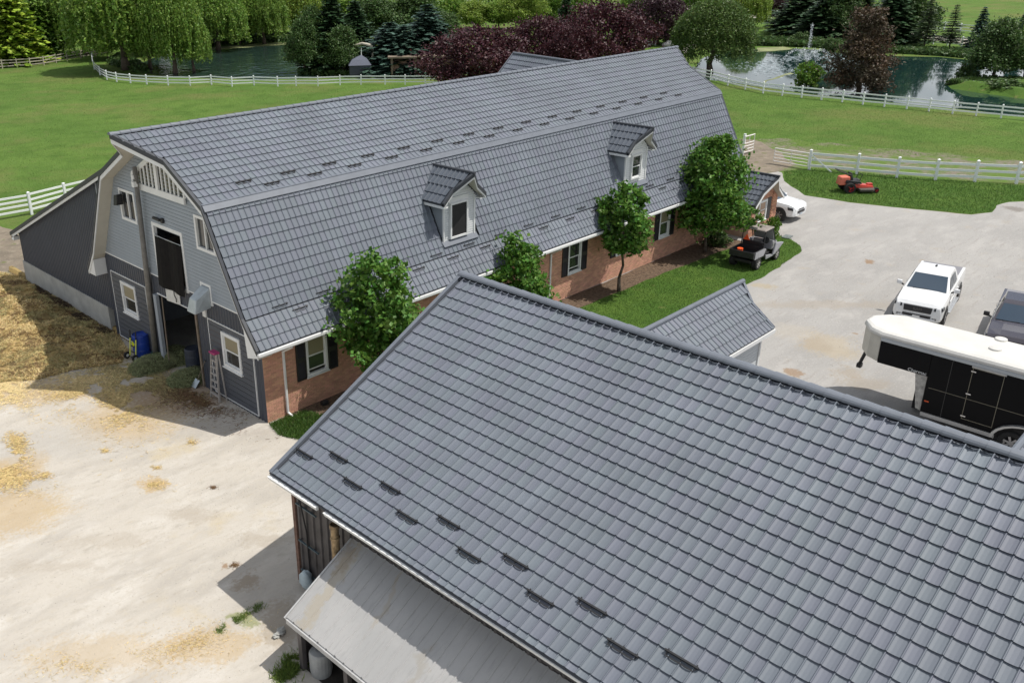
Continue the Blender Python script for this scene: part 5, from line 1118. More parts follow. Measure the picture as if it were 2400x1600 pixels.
tp('oak', 560, 104, -30, 'leafy green tree on the far bank right of the willows', wid=120)
tp('oak', 622, 95, 0, 'leafy green tree standing before the pale back fence', wid=100, mat_=M_YG)
tp('willow', 690, 88, -50, 'yellow-green willow at the top left of the dark pines', wid=130, mat_=M_YG)
tp('oak', 530, 60, -60, 'far leafy tree behind the mid-pond willow', wid=150, mat_=M_MID); tp('oak', 420, 70, -60, 'far leafy tree behind the pond willows', wid=170, mat_=M_MID)
tp('oak', 640, 45, -50, 'far pale tree behind the back fence', wid=130, mat_=M_YG)
tp('dark', 600, 60, -40, 'far dark tree behind the back fence', wid=70); tp('dark', 330, 90, -60, 'far dark tree behind the largest willow', wid=170)
tp('dark', 715, 173, 40, 'dark pine at the left end of the pine row by the fence', wid=75); tp('dark', 738, 170, 15, 'second dark pine in the row by the fence', wid=75)
tp('spruce', 783, 168, -20, 'tall dark pine standing in the middle of the pine row', wid=160); tp('dark', 806, 174, 60, 'bushy green cedar left of the dark pump house', wid=85, mat_=M_DK)
tp('spruce', 835, 130, 0, 'dark pine behind the pump house', wid=130)
tp('blue', 918, 170, 52, 'broad blue-green spruce right of the pump house', wid=230); tp('blue', 950, 174, 58, 'second blue-green spruce overlapping the broad one', wid=190)
tp('blue', 1004, 168, 10, 'tall blue-green spruce beside the garden pavilion', wid=230)
tp('dark', 880, 100, -10, 'dark leafy tree filling the gap above the pump house', wid=120); tp('dark', 975, 95, -20, 'dark leafy tree behind the tall blue spruce', wid=130)
tp('oak', 820, 85, -30, 'mid-green tree behind the dark pine row', wid=130, mat_=M_MID); tp('dark', 1045, 120, 30, 'dark green tree left of the purple maples', wid=80, mat_=M_DK)
tp('oak', 920, 80, 0, 'thin tree with a dark trunk above the blue spruces', wid=60, mat_=M_MID); tp('oak', 865, 70, -20, 'yellow-green tree above the pump house', wid=90, mat_=M_YG)
tp('oak', 1066, 55, -10, 'slim green tree in the gap above the left purple maple', wid=50, mat_=M_MID)
tp('oak', 1112, 70, 3, 'round pale green tree above the left purple maple', wid=75, mat_=M_YG); tp('oak', 1170, 68, 0, 'green tree between the two left purple maples', wid=70)
tp('oak', 1225, 72, -20, 'bright green tree behind the middle purple maple', wid=90, mat_=M_YG); tp('oak', 1285, 60, -20, 'fresh green tree above the middle purple maple', wid=80, mat_=M_BR)
tp('spruce', 1325, 75, -30, 'slim dark conifer between the middle and large purple maples', wid=55); tp('willow', 1500, 85, -40, 'dull green willow behind the right purple maple', wid=100, mat_=M_MID)
tp('oak', 985, 40, -30, 'distant green tree above the tall blue spruce', wid=80, mat_=M_MID); tp('oak', 760, 45, -40, 'distant green tree above the dark pine row', wid=120, mat_=M_MID)
tp('shrub', 1030, 105, 60, 'pale green bush left of the purple maples', 'bush', wid=60)
tp('maple', 1118, 222, 66, 'dark purple maple furthest left behind the barn ridge', wid=215, group='purple maples behind the barn'); tp('maple', 1262, 178, 42, 'purple maple in the middle behind the rear wing roof', wid=150, group='purple maples behind the barn')
tp('maple', 1400, 190, 8, 'largest purple maple directly behind the barn ridge', wid=205, group='purple maples behind the barn'); tp('maple', 1338, 205, 60, 'low purple maple tucked between its larger neighbours', wid=120, group='purple maples behind the barn')
tp('maple', 1540, 104, -15, 'darkest purple maple beside the white lamp post', wid=135, mat_=M_PLUM, group='purple maples behind the barn')
tp('shrub', 1576, 104, 52, 'small bright green sapling right of the darkest maple', 'sapling', wid=60, mat_=M_BR)
tp('weep', 1664, 170, 3, 'large weeping tree between the barn end and the fountain pond', wid=185)
tp('willow', 1745, 66, -40, 'yellow-green tree behind the weeping tree', wid=110, mat_=M_YG); tp('oak', 1625, 45, -20, 'green tree at the road bend above the barn end', wid=50, mat_=M_BR)
tp('maple', 1795, 48, -30, 'dark purple tree above the curved fence', wid=90, mat_=M_PLUM)
tp('spruce', 1872, 80, -30, 'wide dark spruce right of the curved fence', wid=175); tp('spruce', 1932, 92, -40, 'dark spruce with a bare stem behind the fountain', wid=150)
tp('dark', 1956, 92, -35, 'dark green tree behind the fountain, right of the spruce', wid=90, mat_=M_DK); tp('spruce', 2000, 88, -45, 'tall dark spruce behind the bronze tree', wid=170)
tp('spruce', 2079, 109, -40, 'dark spruce with a thick trunk right of the bronze tree', wid=150); tp('dark', 2112, 102, -35, 'broad dark green tree left of the three young spruces', wid=125, mat_=M_DK)
tp('brown', 2012, 214, 22, 'tall bronze-brown tree at the near edge of the fountain pond', wid=150)
tp('shrub', 1890, 200, 150, 'bright green bush on the bank below the fountain', 'bush', wid=62, mat_=M_BR); tp('shrub', 1878, 104, 78, 'dark rounded bush on the far bank left of the fountain', 'bush', wid=42, mat_=M_DK)
tp('shrub', 1946, 122, 92, 'dark rounded bush on the far bank right of the fountain', 'bush', wid=40, mat_=M_DK)
tp('larch', 2164, 117, -4, 'leftmost of the three young spruces beyond the pond', wid=74, group='young spruces beyond the pond'); tp('larch', 2223, 120, 8, 'middle of the three young spruces beyond the pond', wid=66, group='young spruces beyond the pond')
tp('blue', 2288, 121, 16, 'rightmost, bluest of the three young spruces beyond the pond', wid=74, group='young spruces beyond the pond')
tp('dark', 2326, 192, 42, 'broad round cedar on the grassy bank at the right', wid=115, mat_=M_DK); tp('oak', 2398, 190, 55, 'green tree cut by the right edge on the grassy bank', wid=60, mat_=M_MID)
tp('shrub', 2262, 190, 152, 'low bush at the left tip of the grassy bank', 'bush', wid=48, mat_=M_DK); tp('shrub', 2350, 215, 188, 'low reeds and shrubs along the grassy bank', 'bush', wid=90, mat_=M_DK)
tp('blue', 2380, 130, 30, 'dark conifer behind the round cedar', wid=60)
c = GD(1788, 556); s_ = tp('shrub', c[0] and 1815, 566, 520, 'small leafy shrub at the front corner of the entry wing', 'shrub', wid=34, mat_=M_BR); s_.location = (33.6, -2.6, 0)
s_ = tp('shrub', 1665, 570, 540, 'dark green shrub at the wall behind the tallest linden', 'shrub', wid=60, mat_=M_DK); s_.location = (30.2, -.95, 0)
# far banks of vegetation
def under(poly, n, m, sc, lab, name='undergrowth'):
    pts = rand_in([tuple(G(*q)[:2]) for q in poly], n); P = np.column_stack([pts, RNG.uniform(0, sc*1.6, n)]); M = rot_mats(n, .9, sx=RNG.uniform(.5, 1.3, n)*sc)
    link(name, scatter_mesh(name, LQ, LQF, P, M), m, None, 'stuff')
under([(430, 116), (520, 106), (690, 98), (690, 86), (520, 92), (430, 104)], 7000, M_DK, .55, ''); under([(1760, 108), (1900, 112), (2060, 124), (2060, 112), (1900, 98), (1770, 96)], 7000, M_DK, .5, '')
under([(2060, 124), (2200, 132), (2290, 140), (2290, 126), (2200, 120), (2060, 112)], 5000, M_DK, .42, ''); under([(2215, 200), (2300, 192), (2430, 194), (2430, 228), (2330, 218), (2260, 208)], 9000, M_DK, .40, '')
under([(250, 150), (320, 172), (350, 172), (330, 150), (280, 130)], 3000, M_DK, .4, ''); under([(700, 176), (860, 180), (960, 172), (960, 160), (860, 168), (700, 168)], 5000, M_DK, .35, '')

# far wood behind the ponds, one mass
def woods(poly, n, m, hmin, hmax, seed):
    r = np.random.default_rng(seed); c = rand_in([tuple(G(*q)[:2]) for q in poly], n); P = []
    for x, y in c:
        h = r.uniform(hmin, hmax); k = 26; R = r.uniform(2.6, 4.4)
        for q in range(k):
            t = r.random()**.7; a = r.uniform(0, 6.28); rr = R*math.sin(math.pi*min(.97, t*.85+.12))**.7*r.uniform(.4, 1.0)
            cx_, cy_, cz = x+rr*math.cos(a), y+rr*math.sin(a), h*(.08+.92*t)
            P.append(np.array([cx_, cy_, cz])+r.normal(0, 1, (46, 3))*np.array([.75, .75, .6]))
    P = np.concatenate(P); M = _rm(r, len(P), .9, r.uniform(.28, .65, len(P)))
    link('far_wood', scatter_mesh('far_wood', LQ, LQF, P, M), m, None, 'stuff')
woods([(100, 118), (200, 108), (420, 78), (560, 60), (560, 25), (300, 30), (60, 60), (0, 105)], 80, leaf_mat('wood_leaf', (.17, .27, .05), .45, .35), 9, 14, 1)
woods([(560, 60), (720, 40), (900, 25), (900, 12), (600, 20)], 44, M_YG, 8, 13, 2)
woods([(560, 62), (700, 50), (860, 40), (850, 30), (600, 40)], 10, M_DK, 8, 12, 3)
woods([(850, 70), (1060, 60), (1180, 40), (1180, 20), (850, 30)], 14, M_MID, 7, 12, 9)
woods([(1180, 40), (1500, 35), (1500, 10), (1180, 15)], 12, M_MID, 8, 12, 4)
woods([(1650, 20), (1760, 20), (1760, 5), (1650, 5)], 5, M_YG, 8, 12, 5)
# ------------------------------------------------------------------ vehicles
M_CARW = mat('white_car_paint', (.78, .79, .80), .22, coat=.8, spec=.5)
M_CARD = mat('plum_car_paint', (.045, .040, .052), .25, coat=.9)
M_CGL = glass('car_glass', (.022, .045, .075), .03)  # bluish sky reflection is put into the glass base colour
M_LAMPG = mat('lamp_glass', (.30, .31, .33), .12, .3)
M_RIM = mat('alloy', (.45, .45, .47), .3, .8)
def wheel(parent, x, y, r, w, side, rim=M_RIM, spokes=6, tread=False):
    """side -1: outer face towards -y"""
    t = MB(); t.lathe([(r*.62, -w/2), (r*.93, -w/2), (r, -w*.34), (r, w*.34), (r*.93, w/2), (r*.62, w/2)], (x, y, r), 'y', 28)
    W = t.build('wheel', M_RUBBER, parent, smooth=False)
    if tread:
        tb = MB()
        for k in range(22):
            a = 2*math.pi*k/22; p = Vector((x+r*math.cos(a), y, r+r*math.sin(a))); rad = Vector((math.cos(a), 0, math.sin(a)))
            tb.bar(p-Vector((0, w*.45, 0))-rad*.01, p+Vector((0, w*.45, 0))-rad*.01, .035, .03, rad)
        tb.build('tread', M_RUBBER, W)
    m = MB(); yo = y+side*w*.38
    m.lathe([(r*.64, y+side*w*.47-0), (r*.60, y+side*w*.40), (r*.58, yo-side*w*.25)], (x, 0, r), 'y', 24)
    for k in range(spokes):
        a = 2*math.pi*k/spokes+.3; m.bar((x, yo, r), (x+r*.60*math.cos(a), yo+side*.005, r+r*.60*math.sin(a)), .05 if r > .3 else .03, .06, (0, 1, 0))
    m.tube((x, yo-side*.02, r), (x, yo+side*.03, r), r*.15, n=12)
    m.build('rim', rim, W)
    b = MB(); b.tube((x, yo-side*w*.27, r), (x, yo-side*w*.25, r), r*.6, n=20); b.build('brake_disc', M_BLACKP, W)
    return W
def mirrored(pts): return [(x, -y, z) for x, y, z in pts]
def text_mesh(s, size, depth, name, m, parent, loc, rot):
    cu = bpy.data.curves.new(name, 'FONT'); cu.body = s; cu.size = size; cu.extrude = depth; cu.align_x = 'CENTER'; cu.align_y = 'CENTER'
    tmp = bpy.data.objects.new('tmp', cu); COL.objects.link(tmp); bpy.context.view_layer.update()
    me = bpy.data.meshes.new_from_object(tmp); bpy.data.objects.remove(tmp)
    for mm in list(me.materials): pass
    me.materials.clear(); o = link(name, me, m, parent); o.location = loc; o.rotation_euler = rot; return o
def loft(secs, closed_ends=True):
    """secs: list of loops with the same count"""
    mb = MB(); n = len(secs[0]); vs = [p for s in secs for p in s]
    fs = [(k*n+i, k*n+(i+1) % n, (k+1)*n+(i+1) % n, (k+1)*n+i) for k in range(len(secs)-1) for i in range(n)]
    if closed_ends: fs += [tuple(range(n-1, -1, -1)), tuple(range((len(secs)-1)*n, len(secs)*n))]
    return mb.add(vs, fs)
def ring(x, w0, z0, w1, z1, w2, z2, crown=.02):
    """body cross section: sill, belt, top shoulder"""
    h = [(w0, z0), (w1, z0+.12), (w1, (z0+z1)/2), (w1-.01, z1), (w2, z2), (w2*.5, z2+crown), (0, z2+crown)]
    L_ = [(x, -w, z) for w, z in h]; Rr = [(x, w, z) for w, z in h[:-1]][::-1]
    return L_+Rr
def pickup(loc, rz, paint, label, mirror_m, text=True):
    T = empty('pickup_truck', loc, rz, label, 'pickup truck'); 
    # lower body: nose to tail along -x
    s = [ring(-.10, .70, .42, .80, .62, .74, .70, .01), ring(-.16, .86, .40, .93, .80, .86, 1.02, .02), ring(-.30, .93, .40, .98, .95, .90, 1.14, .04), ring(-.75, .95, .45, 1.0, 1.02, .92, 1.20, .05), ring(-1.45, .95, .48, 1.0, 1.08, .93, 1.26, .05), ring(-1.62, .95, .42, 1.0, 1.10, .94, 1.28, .05),
         ring(-4.10, .95, .42, 1.0, 1.12, .95, 1.30, .0), ring(-4.14, .95, .42, .99, 1.12, .95, 1.34, .0), ring(-5.80, .95, .46, .99, 1.14, .95, 1.38, .0), ring(-5.86, .92, .50, .95, 1.12, .92, 1.34, .0)]
    loft(s).build('body', paint, T, smooth=False, bevel=.025)
    c = [(-1.55, .90, 1.27, .0), ] 
    cab = MB(); b_ = [(-1.58, .93, 1.27), (-4.10, .93, 1.30)]; t_ = [(-2.42, .70, 1.90), (-2.62, .72, 1.945), (-3.72, .72, 1.95), (-3.88, .70, 1.90)]
    vs = []
    for sg in (-1, 1): vs += [(-1.58, sg*.92, 1.26), (-2.42, sg*.73, 1.86), (-2.66, sg*.70, 1.94), (-3.70, sg*.70, 1.95), (-3.88, sg*.73, 1.88), (-4.08, sg*.93, 1.30)]
    cab.add(vs, [(0, 1, 2, 3, 4, 5), (11, 10, 9, 8, 7, 6), (0, 6, 7, 1), (1, 7, 8, 2), (2, 8, 9, 3), (3, 9, 10, 4), (4, 10, 11, 5)]).build('cab', paint, T, bevel=.03)
    w = MB(); w.hexa([(-1.68, -.80, 1.325), (-1.68, .80, 1.325), (-2.385, .665, 1.828), (-2.385, -.665, 1.828), (-1.652, -.80, 1.345), (-1.652, .80, 1.345), (-2.357, .665, 1.848), (-2.357, -.665, 1.848)]); w.build('windshield', M_CGL, T)
    for sg in (-1, 1):
        for x0, x1, x2, x3 in ((-1.95, -2.80, -2.80, -2.48), (-2.90, -3.72, -3.62, -2.90)):
            g = MB(); k = lambda x, z: (x, sg*(.925-(z-1.27)*.30+.006), z); g.quad(k(x0, 1.36), k(x1, 1.36), k(x2, 1.80), k(x3, 1.80)) if sg > 0 else g.quad(k(x3, 1.80), k(x2, 1.80), k(x1, 1.36), k(x0, 1.36)); g.build('side_window', M_CGL, T)
        mr = MB(); mr.hexa([(-1.98, sg*1.06, 1.30), (-1.84, sg*1.06, 1.30), (-1.86, sg*1.28, 1.32), (-1.96, sg*1.28, 1.32), (-1.98, sg*1.06, 1.50), (-1.84, sg*1.06, 1.50), (-1.86, sg*1.28, 1.50), (-1.96, sg*1.28, 1.50)]); mi = mr.build('mirror', mirror_m, T, bevel=.03); a = MB(); a.bar((-1.86, sg*.96, 1.30), (-1.90, sg*1.08, 1.36), .07, .05); a.build('mirror_arm', M_BLACKP, mi)
        h = MB(); h.hexa([(-.11, sg*.64, .90), (-.22, sg*.965, .92), (-.50, sg*1.005, .92), (-.45, sg*.64, .90), (-.14, sg*.64, 1.03), (-.25, sg*.95, 1.06), (-.52, sg*.99, 1.07), (-.45, sg*.64, 1.03)]); h.build('headlight', mat('headlight_dark', (.06, .065, .075), .1, .2), T)
        d = MB(); d.box(-3.9, -1.75, sg*1.0-.012, sg*1.0+.012, .86, .90); d.box(-2.75, -2.60, sg*1.0-.02, sg*1.0+.025, 1.02, 1.06); d.box(-3.75, -3.60, sg*1.0-.02, sg*1.0+.025, 1.02, 1.06); d.build('door_handle', paint, T)
        st = MB(); st.bar((-1.75, sg*1.02, .40), (-4.1, sg*1.02, .40), .16, .07); st.build('side_step', M_ALU, T, bevel=.02)
        fl = MB(); fl.box(-.22, -.10, sg*.62, sg*.80, .50, .60) if sg > 0 else fl.box(-.22, -.10, sg*.80, sg*.62, .50, .60); fl.build('fog_lamp', M_BLACKP, T)
        for xw in (-1.06, -4.78):
            a = MB(); a.tube((xw, sg*.80, .44), (xw, sg*1.006, .44), .50, n=24); a.build('wheel_arch', M_BLACKP, T); wheel(T, xw, sg*.90, .42, .28, sg, M_RIM if paint is M_CARW else M_ALU)
    g = MB(); g.hexa([(-.25, -.58, .76), (-.065, -.54, .76), (-.065, .54, .76), (-.25, .58, .76), (-.30, -.62, 1.02), (-.115, -.56, 1.02), (-.115, .56, 1.02), (-.30, .62, 1.02)]); g.build('grille', M_BLACKP, T, bevel=.02)
    b = MB(); b.box(-.20, -.045, -.56, .56, .56, .65); b.build('bumper_intake', M_BLACKP, T)
    bm_ = MB(); bm_.hexa([(-.22, -.92, .46), (-.02, -.60, .44), (-.02, .60, .44), (-.22, .92, .46), (-.22, -.92, .54), (-.02, -.60, .54), (-.02, .60, .54), (-.22, .92, .54)]); bm_.build('bumper', paint, T, bevel=.02)
    pl = MB(); pl.box(-.04, -.025, -.15, .15, .52, .62); pl.build('licence_plate', M_WHITE, T)
    if text: text_mesh('RAM', .17, .006, 'grille_lettering', M_CHROME, T, (-.078, 0, .89), (R_(80), 0, R_(90)))
    for sg in (-1, 1):
        hl = MB(); hl.bar((-.32, sg*.60, 1.168), (-1.50, sg*.66, 1.278), .02, .012); hl.build('hood_crease', mat('crease_grey', (.45, .46, .48), .4) if text else paint, T)
        dsm = MB()
        for xs_ in (-1.72, -2.86, -3.98): dsm.box(xs_-.008, xs_+.008, sg*1.0-.004, sg*1.0+.004, .52, 1.26)
        dsm.build('door_seams', M_BLACKP, T, 'stuff')
    wp = MB(); wp.bar((-1.60, -.55, 1.33), (-1.66, .05, 1.35), .02, .02); wp.build('wiper', M_BLACKP, T)
    tn = MB(); tn.box(-5.74, -4.20, -.84, .84, 1.372, 1.392); tn.build('bed_cover', mat('tonneau', (.20, .20, .22), .7, var=.1), T)
    tl = MB(); tl.box(-5.90, -5.86, -.90, .90, .85, 1.25); tl.build('tailgate', paint, T)
    an = MB(); an.box(-3.5, -3.3, -.04, .04, 1.95, 1.99); an.build('roof_antenna', M_BLACKP, T)
    return T
fc = np.array([25.42, -13.32]); tc_ = np.array([31.6, -12.36]); hd = fc-tc_; rz_t = math.atan2(hd[1], hd[0])
u_ = hd/np.linalg.norm(hd); base_t = fc+u_*.25
pickup((base_t[0], base_t[1], .005), rz_t, M_CARW, 'white crew-cab pickup parked nose-on behind the horse trailer', M_CARW)
b2 = base_t+np.array([-1.55, -4.05]); pickup((b2[0], b2[1], .005), rz_t-.0, M_CARD, 'dark plum pickup cut by the right edge beyond the trailer', M_BLACKP, False)
# SUV
V_ = empty('suv', (37.95, -2.25, .005), R_(-90), 'white suv with its front showing past the brick entry wing', 'suv')
s = [ring(-.02, .60, .40, .74, .62, .70, .80, .01), ring(-.12, .78, .38, .90, .78, .82, .98, .02), ring(-.40, .86, .36, .95, .90, .86, 1.08, .05), ring(-1.30, .88, .40, .96, 1.0, .88, 1.16, .05), ring(-4.5, .88, .40, .96, 1.05, .90, 1.20, 0), ring(-4.75, .82, .45, .90, 1.0, .84, 1.16, 0)]
loft(s).build('body', M_CARW, V_, bevel=.03)
vs = []
for sg in (-1, 1): vs += [(-1.25, sg*.86, 1.14), (-2.0, sg*.70, 1.72), (-2.2, sg*.68, 1.78), (-4.2, sg*.68, 1.78), (-4.6, sg*.80, 1.2)]
MB().add(vs, [(0, 1, 2, 3, 4), (9, 8, 7, 6, 5), (0, 5, 6, 1), (1, 6, 7, 2), (2, 7, 8, 3), (3, 8, 9, 4)]).build('cabin', M_CARW, V_, bevel=.03)
MB().hexa([(-1.36, -.76, 1.20), (-1.36, .76, 1.20), (-1.98, .63, 1.68), (-1.98, -.63, 1.68), (-1.33, -.76, 1.225), (-1.33, .76, 1.225), (-1.95, .63, 1.705), (-1.95, -.63, 1.705)]).build('windshield', M_CGL, V_)
for sg in (-1, 1):
    g = MB(); k = lambda x, z: (x, sg*(.862-(z-1.14)*.26+.006), z); p = [k(-1.7, 1.22), k(-3.9, 1.22), k(-3.8, 1.64), k(-2.15, 1.64)]; g.quad(*(p if sg > 0 else p[::-1])); g.build('side_window', M_CGL, V_)
    a = MB().box(-1.62, -1.50, min(sg*.90, sg*1.10), max(sg*.90, sg*1.10), 1.14, 1.30).build('mirror', M_CARW, V_, bevel=.03)
    MB().hexa([(-.03, sg*.48, .74), (-.12, sg*.93, .78), (-.42, sg*.975, .80), (-.40, sg*.48, .76), (-.04, sg*.48, .86), (-.16, sg*.92, .93), (-.46, sg*.965, .97), (-.40, sg*.48, .88)]).build('headlight', mat('headlight_dark', (.1, .1, .1)), V_)
    MB().box(-.10, -.03, min(sg*.58, sg*.70), max(sg*.58, sg*.70), .48, .68).build('fog_lamp', M_BLACKP, V_)
    for xw in (-.95, -3.75):
        MB().tube((xw, sg*.76, .42), (xw, sg*.966, .42), .47, n=24).build('wheel_arch', M_BLACKP, V_); wheel(V_, xw, sg*.86, .40, .26, sg, mat('grey_alloy', (.22, .22, .23), .35, .7))
MB().box(-.14, .012, -.46, .46, .56, .70).build('grille', M_BLACKP, V_, bevel=.02); MB().box(-.14, .006, -.34, .34, .76, .82).build('upper_grille', M_BLACKP, V_, bevel=.02); MB().box(-.02, .02, -.14, .14, .44, .54).build('licence_plate', mat('plate', (.45, .5, .55), .5), V_)
# utility vehicle
U = empty('utility_vehicle', (28.85, -3.95, .015), R_(2), 'grey and black utility vehicle with open bed under the tallest linden', 'utility vehicle')
M_UG = mat('utv_grey', (.30, .30, .33), .35, coat=.5, var=.15, vscale=2)
for xw, r in ((-1.12, .32), (1.12, .32)):
    for sg in (-1, 1): wheel(U, xw, sg*.62, r, .26, sg, mat('dusty_rim', (.35, .34, .33), .6), 5, True)
MB().box(-1.45, 1.3, -.48, .48, .32, .50).build('chassis', M_BLACKP, U, bevel=.04)
bed = MB(); bed.box(-1.70, -.42, -.68, .68, .68, .74); bed.box(-1.70, -1.65, -.68, .68, .74, 1.02); bed.box(-.47, -.42, -.68, .68, .74, 1.02); bed.box(-1.65, -.47, -.68, -.62, .74, 1.02); bed.box(-1.65, -.47, .62, .68, .74, 1.02); bed.build('cargo_bed', M_BLACKP, U, bevel=.02)
for sg in (-1, 1):
    y = sg*.70
    MB().add([(-1.55, y, .62), (-.5, y, .62), (-.3, y, .95), (-.5, y, 1.0), (-1.5, y, 1.0), (-1.55, y-sg*.05, .62), (-.5, y-sg*.05, .62), (-.3, y-sg*.05, .95), (-.5, y-sg*.05, 1.0), (-1.5, y-sg*.05, 1.0)], [(0, 1, 2, 3, 4), (5, 6, 7, 8, 9), (0, 1, 6, 5), (2, 3, 8, 7), (3, 4, 9, 8), (1, 2, 7, 6), (4, 0, 5, 9)]).build('bed_side', M_UG, U)
    MB().hexa([(-.25, y-.03, .34), (.75, y-.03, .34), (.75, y+.03, .34), (-.25, y+.03, .34), (-.30, y-.03, .60), (.35, y-.03, .50), (.35, y+.03, .50), (-.30, y+.03, .60)]).build('door_sill', M_UG, U, bevel=.02)
    MB().hexa([(.55, y-.06, .40), (.80, y-.06, .40), (.80, y+.04, .40), (.55, y+.04, .40), (.78, y-.06, 1.05), (1.55, y-.16, .92), (1.55, y+.02, .92), (.78, y+.04, 1.05)]).build('front_fender', M_UG, U, bevel=.03)
    f = MB(); f.path([(-.48, sg*.62, .95), (-.40, sg*.60, 1.88), (.50, sg*.58, 1.90), (.92, sg*.62, 1.05)], .028, 8); f.build('roll_bar', M_BLACKP, U)
MB().hexa([(.75, -.55, .6), (1.62, -.48, .55), (1.62, .48, .55), (.75, .55, .6), (.80, -.55, 1.10), (1.60, -.45, .92), (1.60, .45, .92), (.80, .55, 1.10)]).build('hood', M_UG, U, bevel=.05)
MB().box(-.36, .12, -.60, .60, .52, .80).hexa([(-.42, -.60, .78), (-.30, -.60, .78), (-.30, .60, .78), (-.42, .60, .78), (-.50, -.58, 1.30), (-.40, -.58, 1.30), (-.40, .58, 1.30), (-.50, .58, 1.30)]).build('seat', M_BLACKP, U, bevel=.04)
MB().hexa([(-.50, -.64, 1.89), (.60, -.64, 1.89), (.60, .64, 1.89), (-.50, .64, 1.89), (-.46, -.60, 1.95), (.56, -.60, 1.95), (.56, .60, 1.95), (-.46, .60, 1.95)]).build('roof', mat('dusty_roof', (.24, .21, .19), .7, var=.3, vscale=3), U, bevel=.02)
MB().hexa([(.90, -.56, 1.10), (.93, -.56, 1.10), (.93, .56, 1.10), (.90, .56, 1.10), (.53, -.54, 1.86), (.56, -.54, 1.86), (.56, .54, 1.86), (.53, .54, 1.86)]).build('windscreen', mat('scratched_screen', (.28, .29, .30), .25), U)
MB().tube((.55, -.30, 1.12), (.45, -.30, 1.17), .17, n=16).build('steering_wheel', M_BLACKP, U)
MB().add([(-.56, .15, 1.30), (-.56, .50, 1.30), (-.56, .325, 1.62), (-.52, .15, 1.30), (-.52, .50, 1.30), (-.52, .325, 1.62)], [(0, 1, 2), (3, 5, 4), (0, 3, 4, 1), (1, 4, 5, 2), (2, 5, 3, 0)]).build('warning_triangle', mat('safety_orange', (.80, .10, .02), .5), U)
o = MB().tube((0, 0, 0), (0, 0, .26), .13, .155, 16).build('bucket', MT['safety_orange']); o.location = (28.85-1.25, -3.95+.25, .76); tag(o, 'orange bucket in the cargo bed of the utility vehicle', 'bucket')
# mower
mw = G(2004, 449); W = empty('ride_on_mower', (mw[0], mw[1], .015), R_(-47), 'red ride-on mower with folded roll bar on the grass verge', 'mower'); W.scale = (1.22, 1.22, 1.22)
M_RED = mat('mower_red', (.55, .05, .03), .35, coat=.4, var=.15)
for sg in (-1, 1):
    wheel(W, -.50, sg*.46, .29, .26, sg, mat('red_rim', (.42, .02, .03), .4), 3, True); wheel(W, .95, sg*.40, .16, .14, sg, mat('red_rim', (.42, .02, .03)), 3)
    MB().hexa([(-.75, sg*.30-.08, .55), (.15, sg*.34-.08, .50), (.15, sg*.34+.08, .50), (-.75, sg*.30+.08, .55), (-.70, sg*.30-.08, .72), (.05, sg*.34-.08, .66), (.05, sg*.34+.08, .66), (-.70, sg*.30+.08, .72)]).build('fender', M_BLACKP, W, bevel=.03)
    MB().path([(.02, sg*.28, .6), (.14, sg*.28, 1.02), (.02, sg*.10, 1.06)], .02, 6).build('control_lever', M_BLACKP, W)
    MB().path([(-.45, sg*.35, .6), (-.50, sg*.35, 1.0), (-1.15, sg*.35, 1.22)], .025, 6).build('roll_bar', M_BLACKP, W)
MB().tube((-1.15, -.35, 1.22), (-1.15, .35, 1.22), .025, n=6).build('roll_bar', M_BLACKP, W)
MB().hexa([(-1.05, -.30, .40), (-.45, -.30, .40), (-.45, .30, .40), (-1.05, .30, .40), (-1.0, -.27, .86), (-.48, -.27, .90), (-.48, .27, .90), (-1.0, .27, .86)]).build('engine_cover', mat('faded_red', (.62, .16, .10), .5, var=.2), W, bevel=.06)
MB().box(-.36, .10, -.24, .24, .60, .72).hexa([(-.40, -.24, .70), (-.28, -.24, .70), (-.28, .24, .70), (-.40, .24, .70), (-.50, -.22, 1.10), (-.40, -.22, 1.10), (-.40, .22, 1.10), (-.50, .22, 1.10)]).build('seat', M_BLACKP, W, bevel=.05)
MB().hexa([(-.2, -.36, .28), (.9, -.22, .24), (.9, .22, .24), (-.2, .36, .28), (-.2, -.34, .50), (.85, -.20, .36), (.85, .20, .36), (-.2, .34, .50)]).build('front_frame', M_RED, W, bevel=.03)
MB().prism([(.0, -.62), (.75, -.62), (.95, -.30), (.95, .30), (.75, .62), (.0, .62)], 'z', .12, .26).build('mower_deck', mat('deck_grey', (.07, .06, .05), .6, var=.4), W, bevel=.03)
MB().box(.55, .85, -.12, .12, .36, .48).build('foot_plate', M_RED, W, bevel=.03)
# horse trailer
X0, X1 = 16.3, 18.5; TR = empty('horse_trailer', (17.4, -18.5, 0), 0, 'black gooseneck horse trailer with pale roof parked behind the stable', 'trailer'); TR['_w'] = 1
M_TB = mat('black_panel', (.008, .008, .009), .5, spec=.12); M_TW = mat('trailer_white', (.60, .59, .56), .45, var=.08, vscale=.8); M_TC = mat('cream_nose', (.55, .53, .47), .5, var=.12, vscale=1.2); M_SP = mat('stone_guard', (.42, .41, .39), .5, var=.35, vscale=9)
YE = -24.5
MB().box(X0, X1, YE, -16.64, .50, 2.86).build('body', M_TB, TR, bevel=.03)
MB().box(X0+.002, X1-.002, -16.64, -14.92, 1.84, 2.86).build('gooseneck', M_TB, TR, bevel=.02)
MB().prism([(X0, -14.92), (X0+.25, -14.45), (X0+.80, -14.05), (X0+1.40, -14.05), (X1-.25, -14.45), (X1, -14.92)], 'z', 1.86, 2.86).build('nose', M_TC, TR, bevel=.05)
prof_r = []
mb = MB(); outl = [(X0-.03, YE-.02), (X0-.03, -14.90), (X0+.22, -14.42), (X0+.78, -14.01), (X0+1.42, -14.01), (X1-.22, -14.42), (X1+.03, -14.90), (X1+.03, YE-.02)]
cx, cy = 17.4, -19
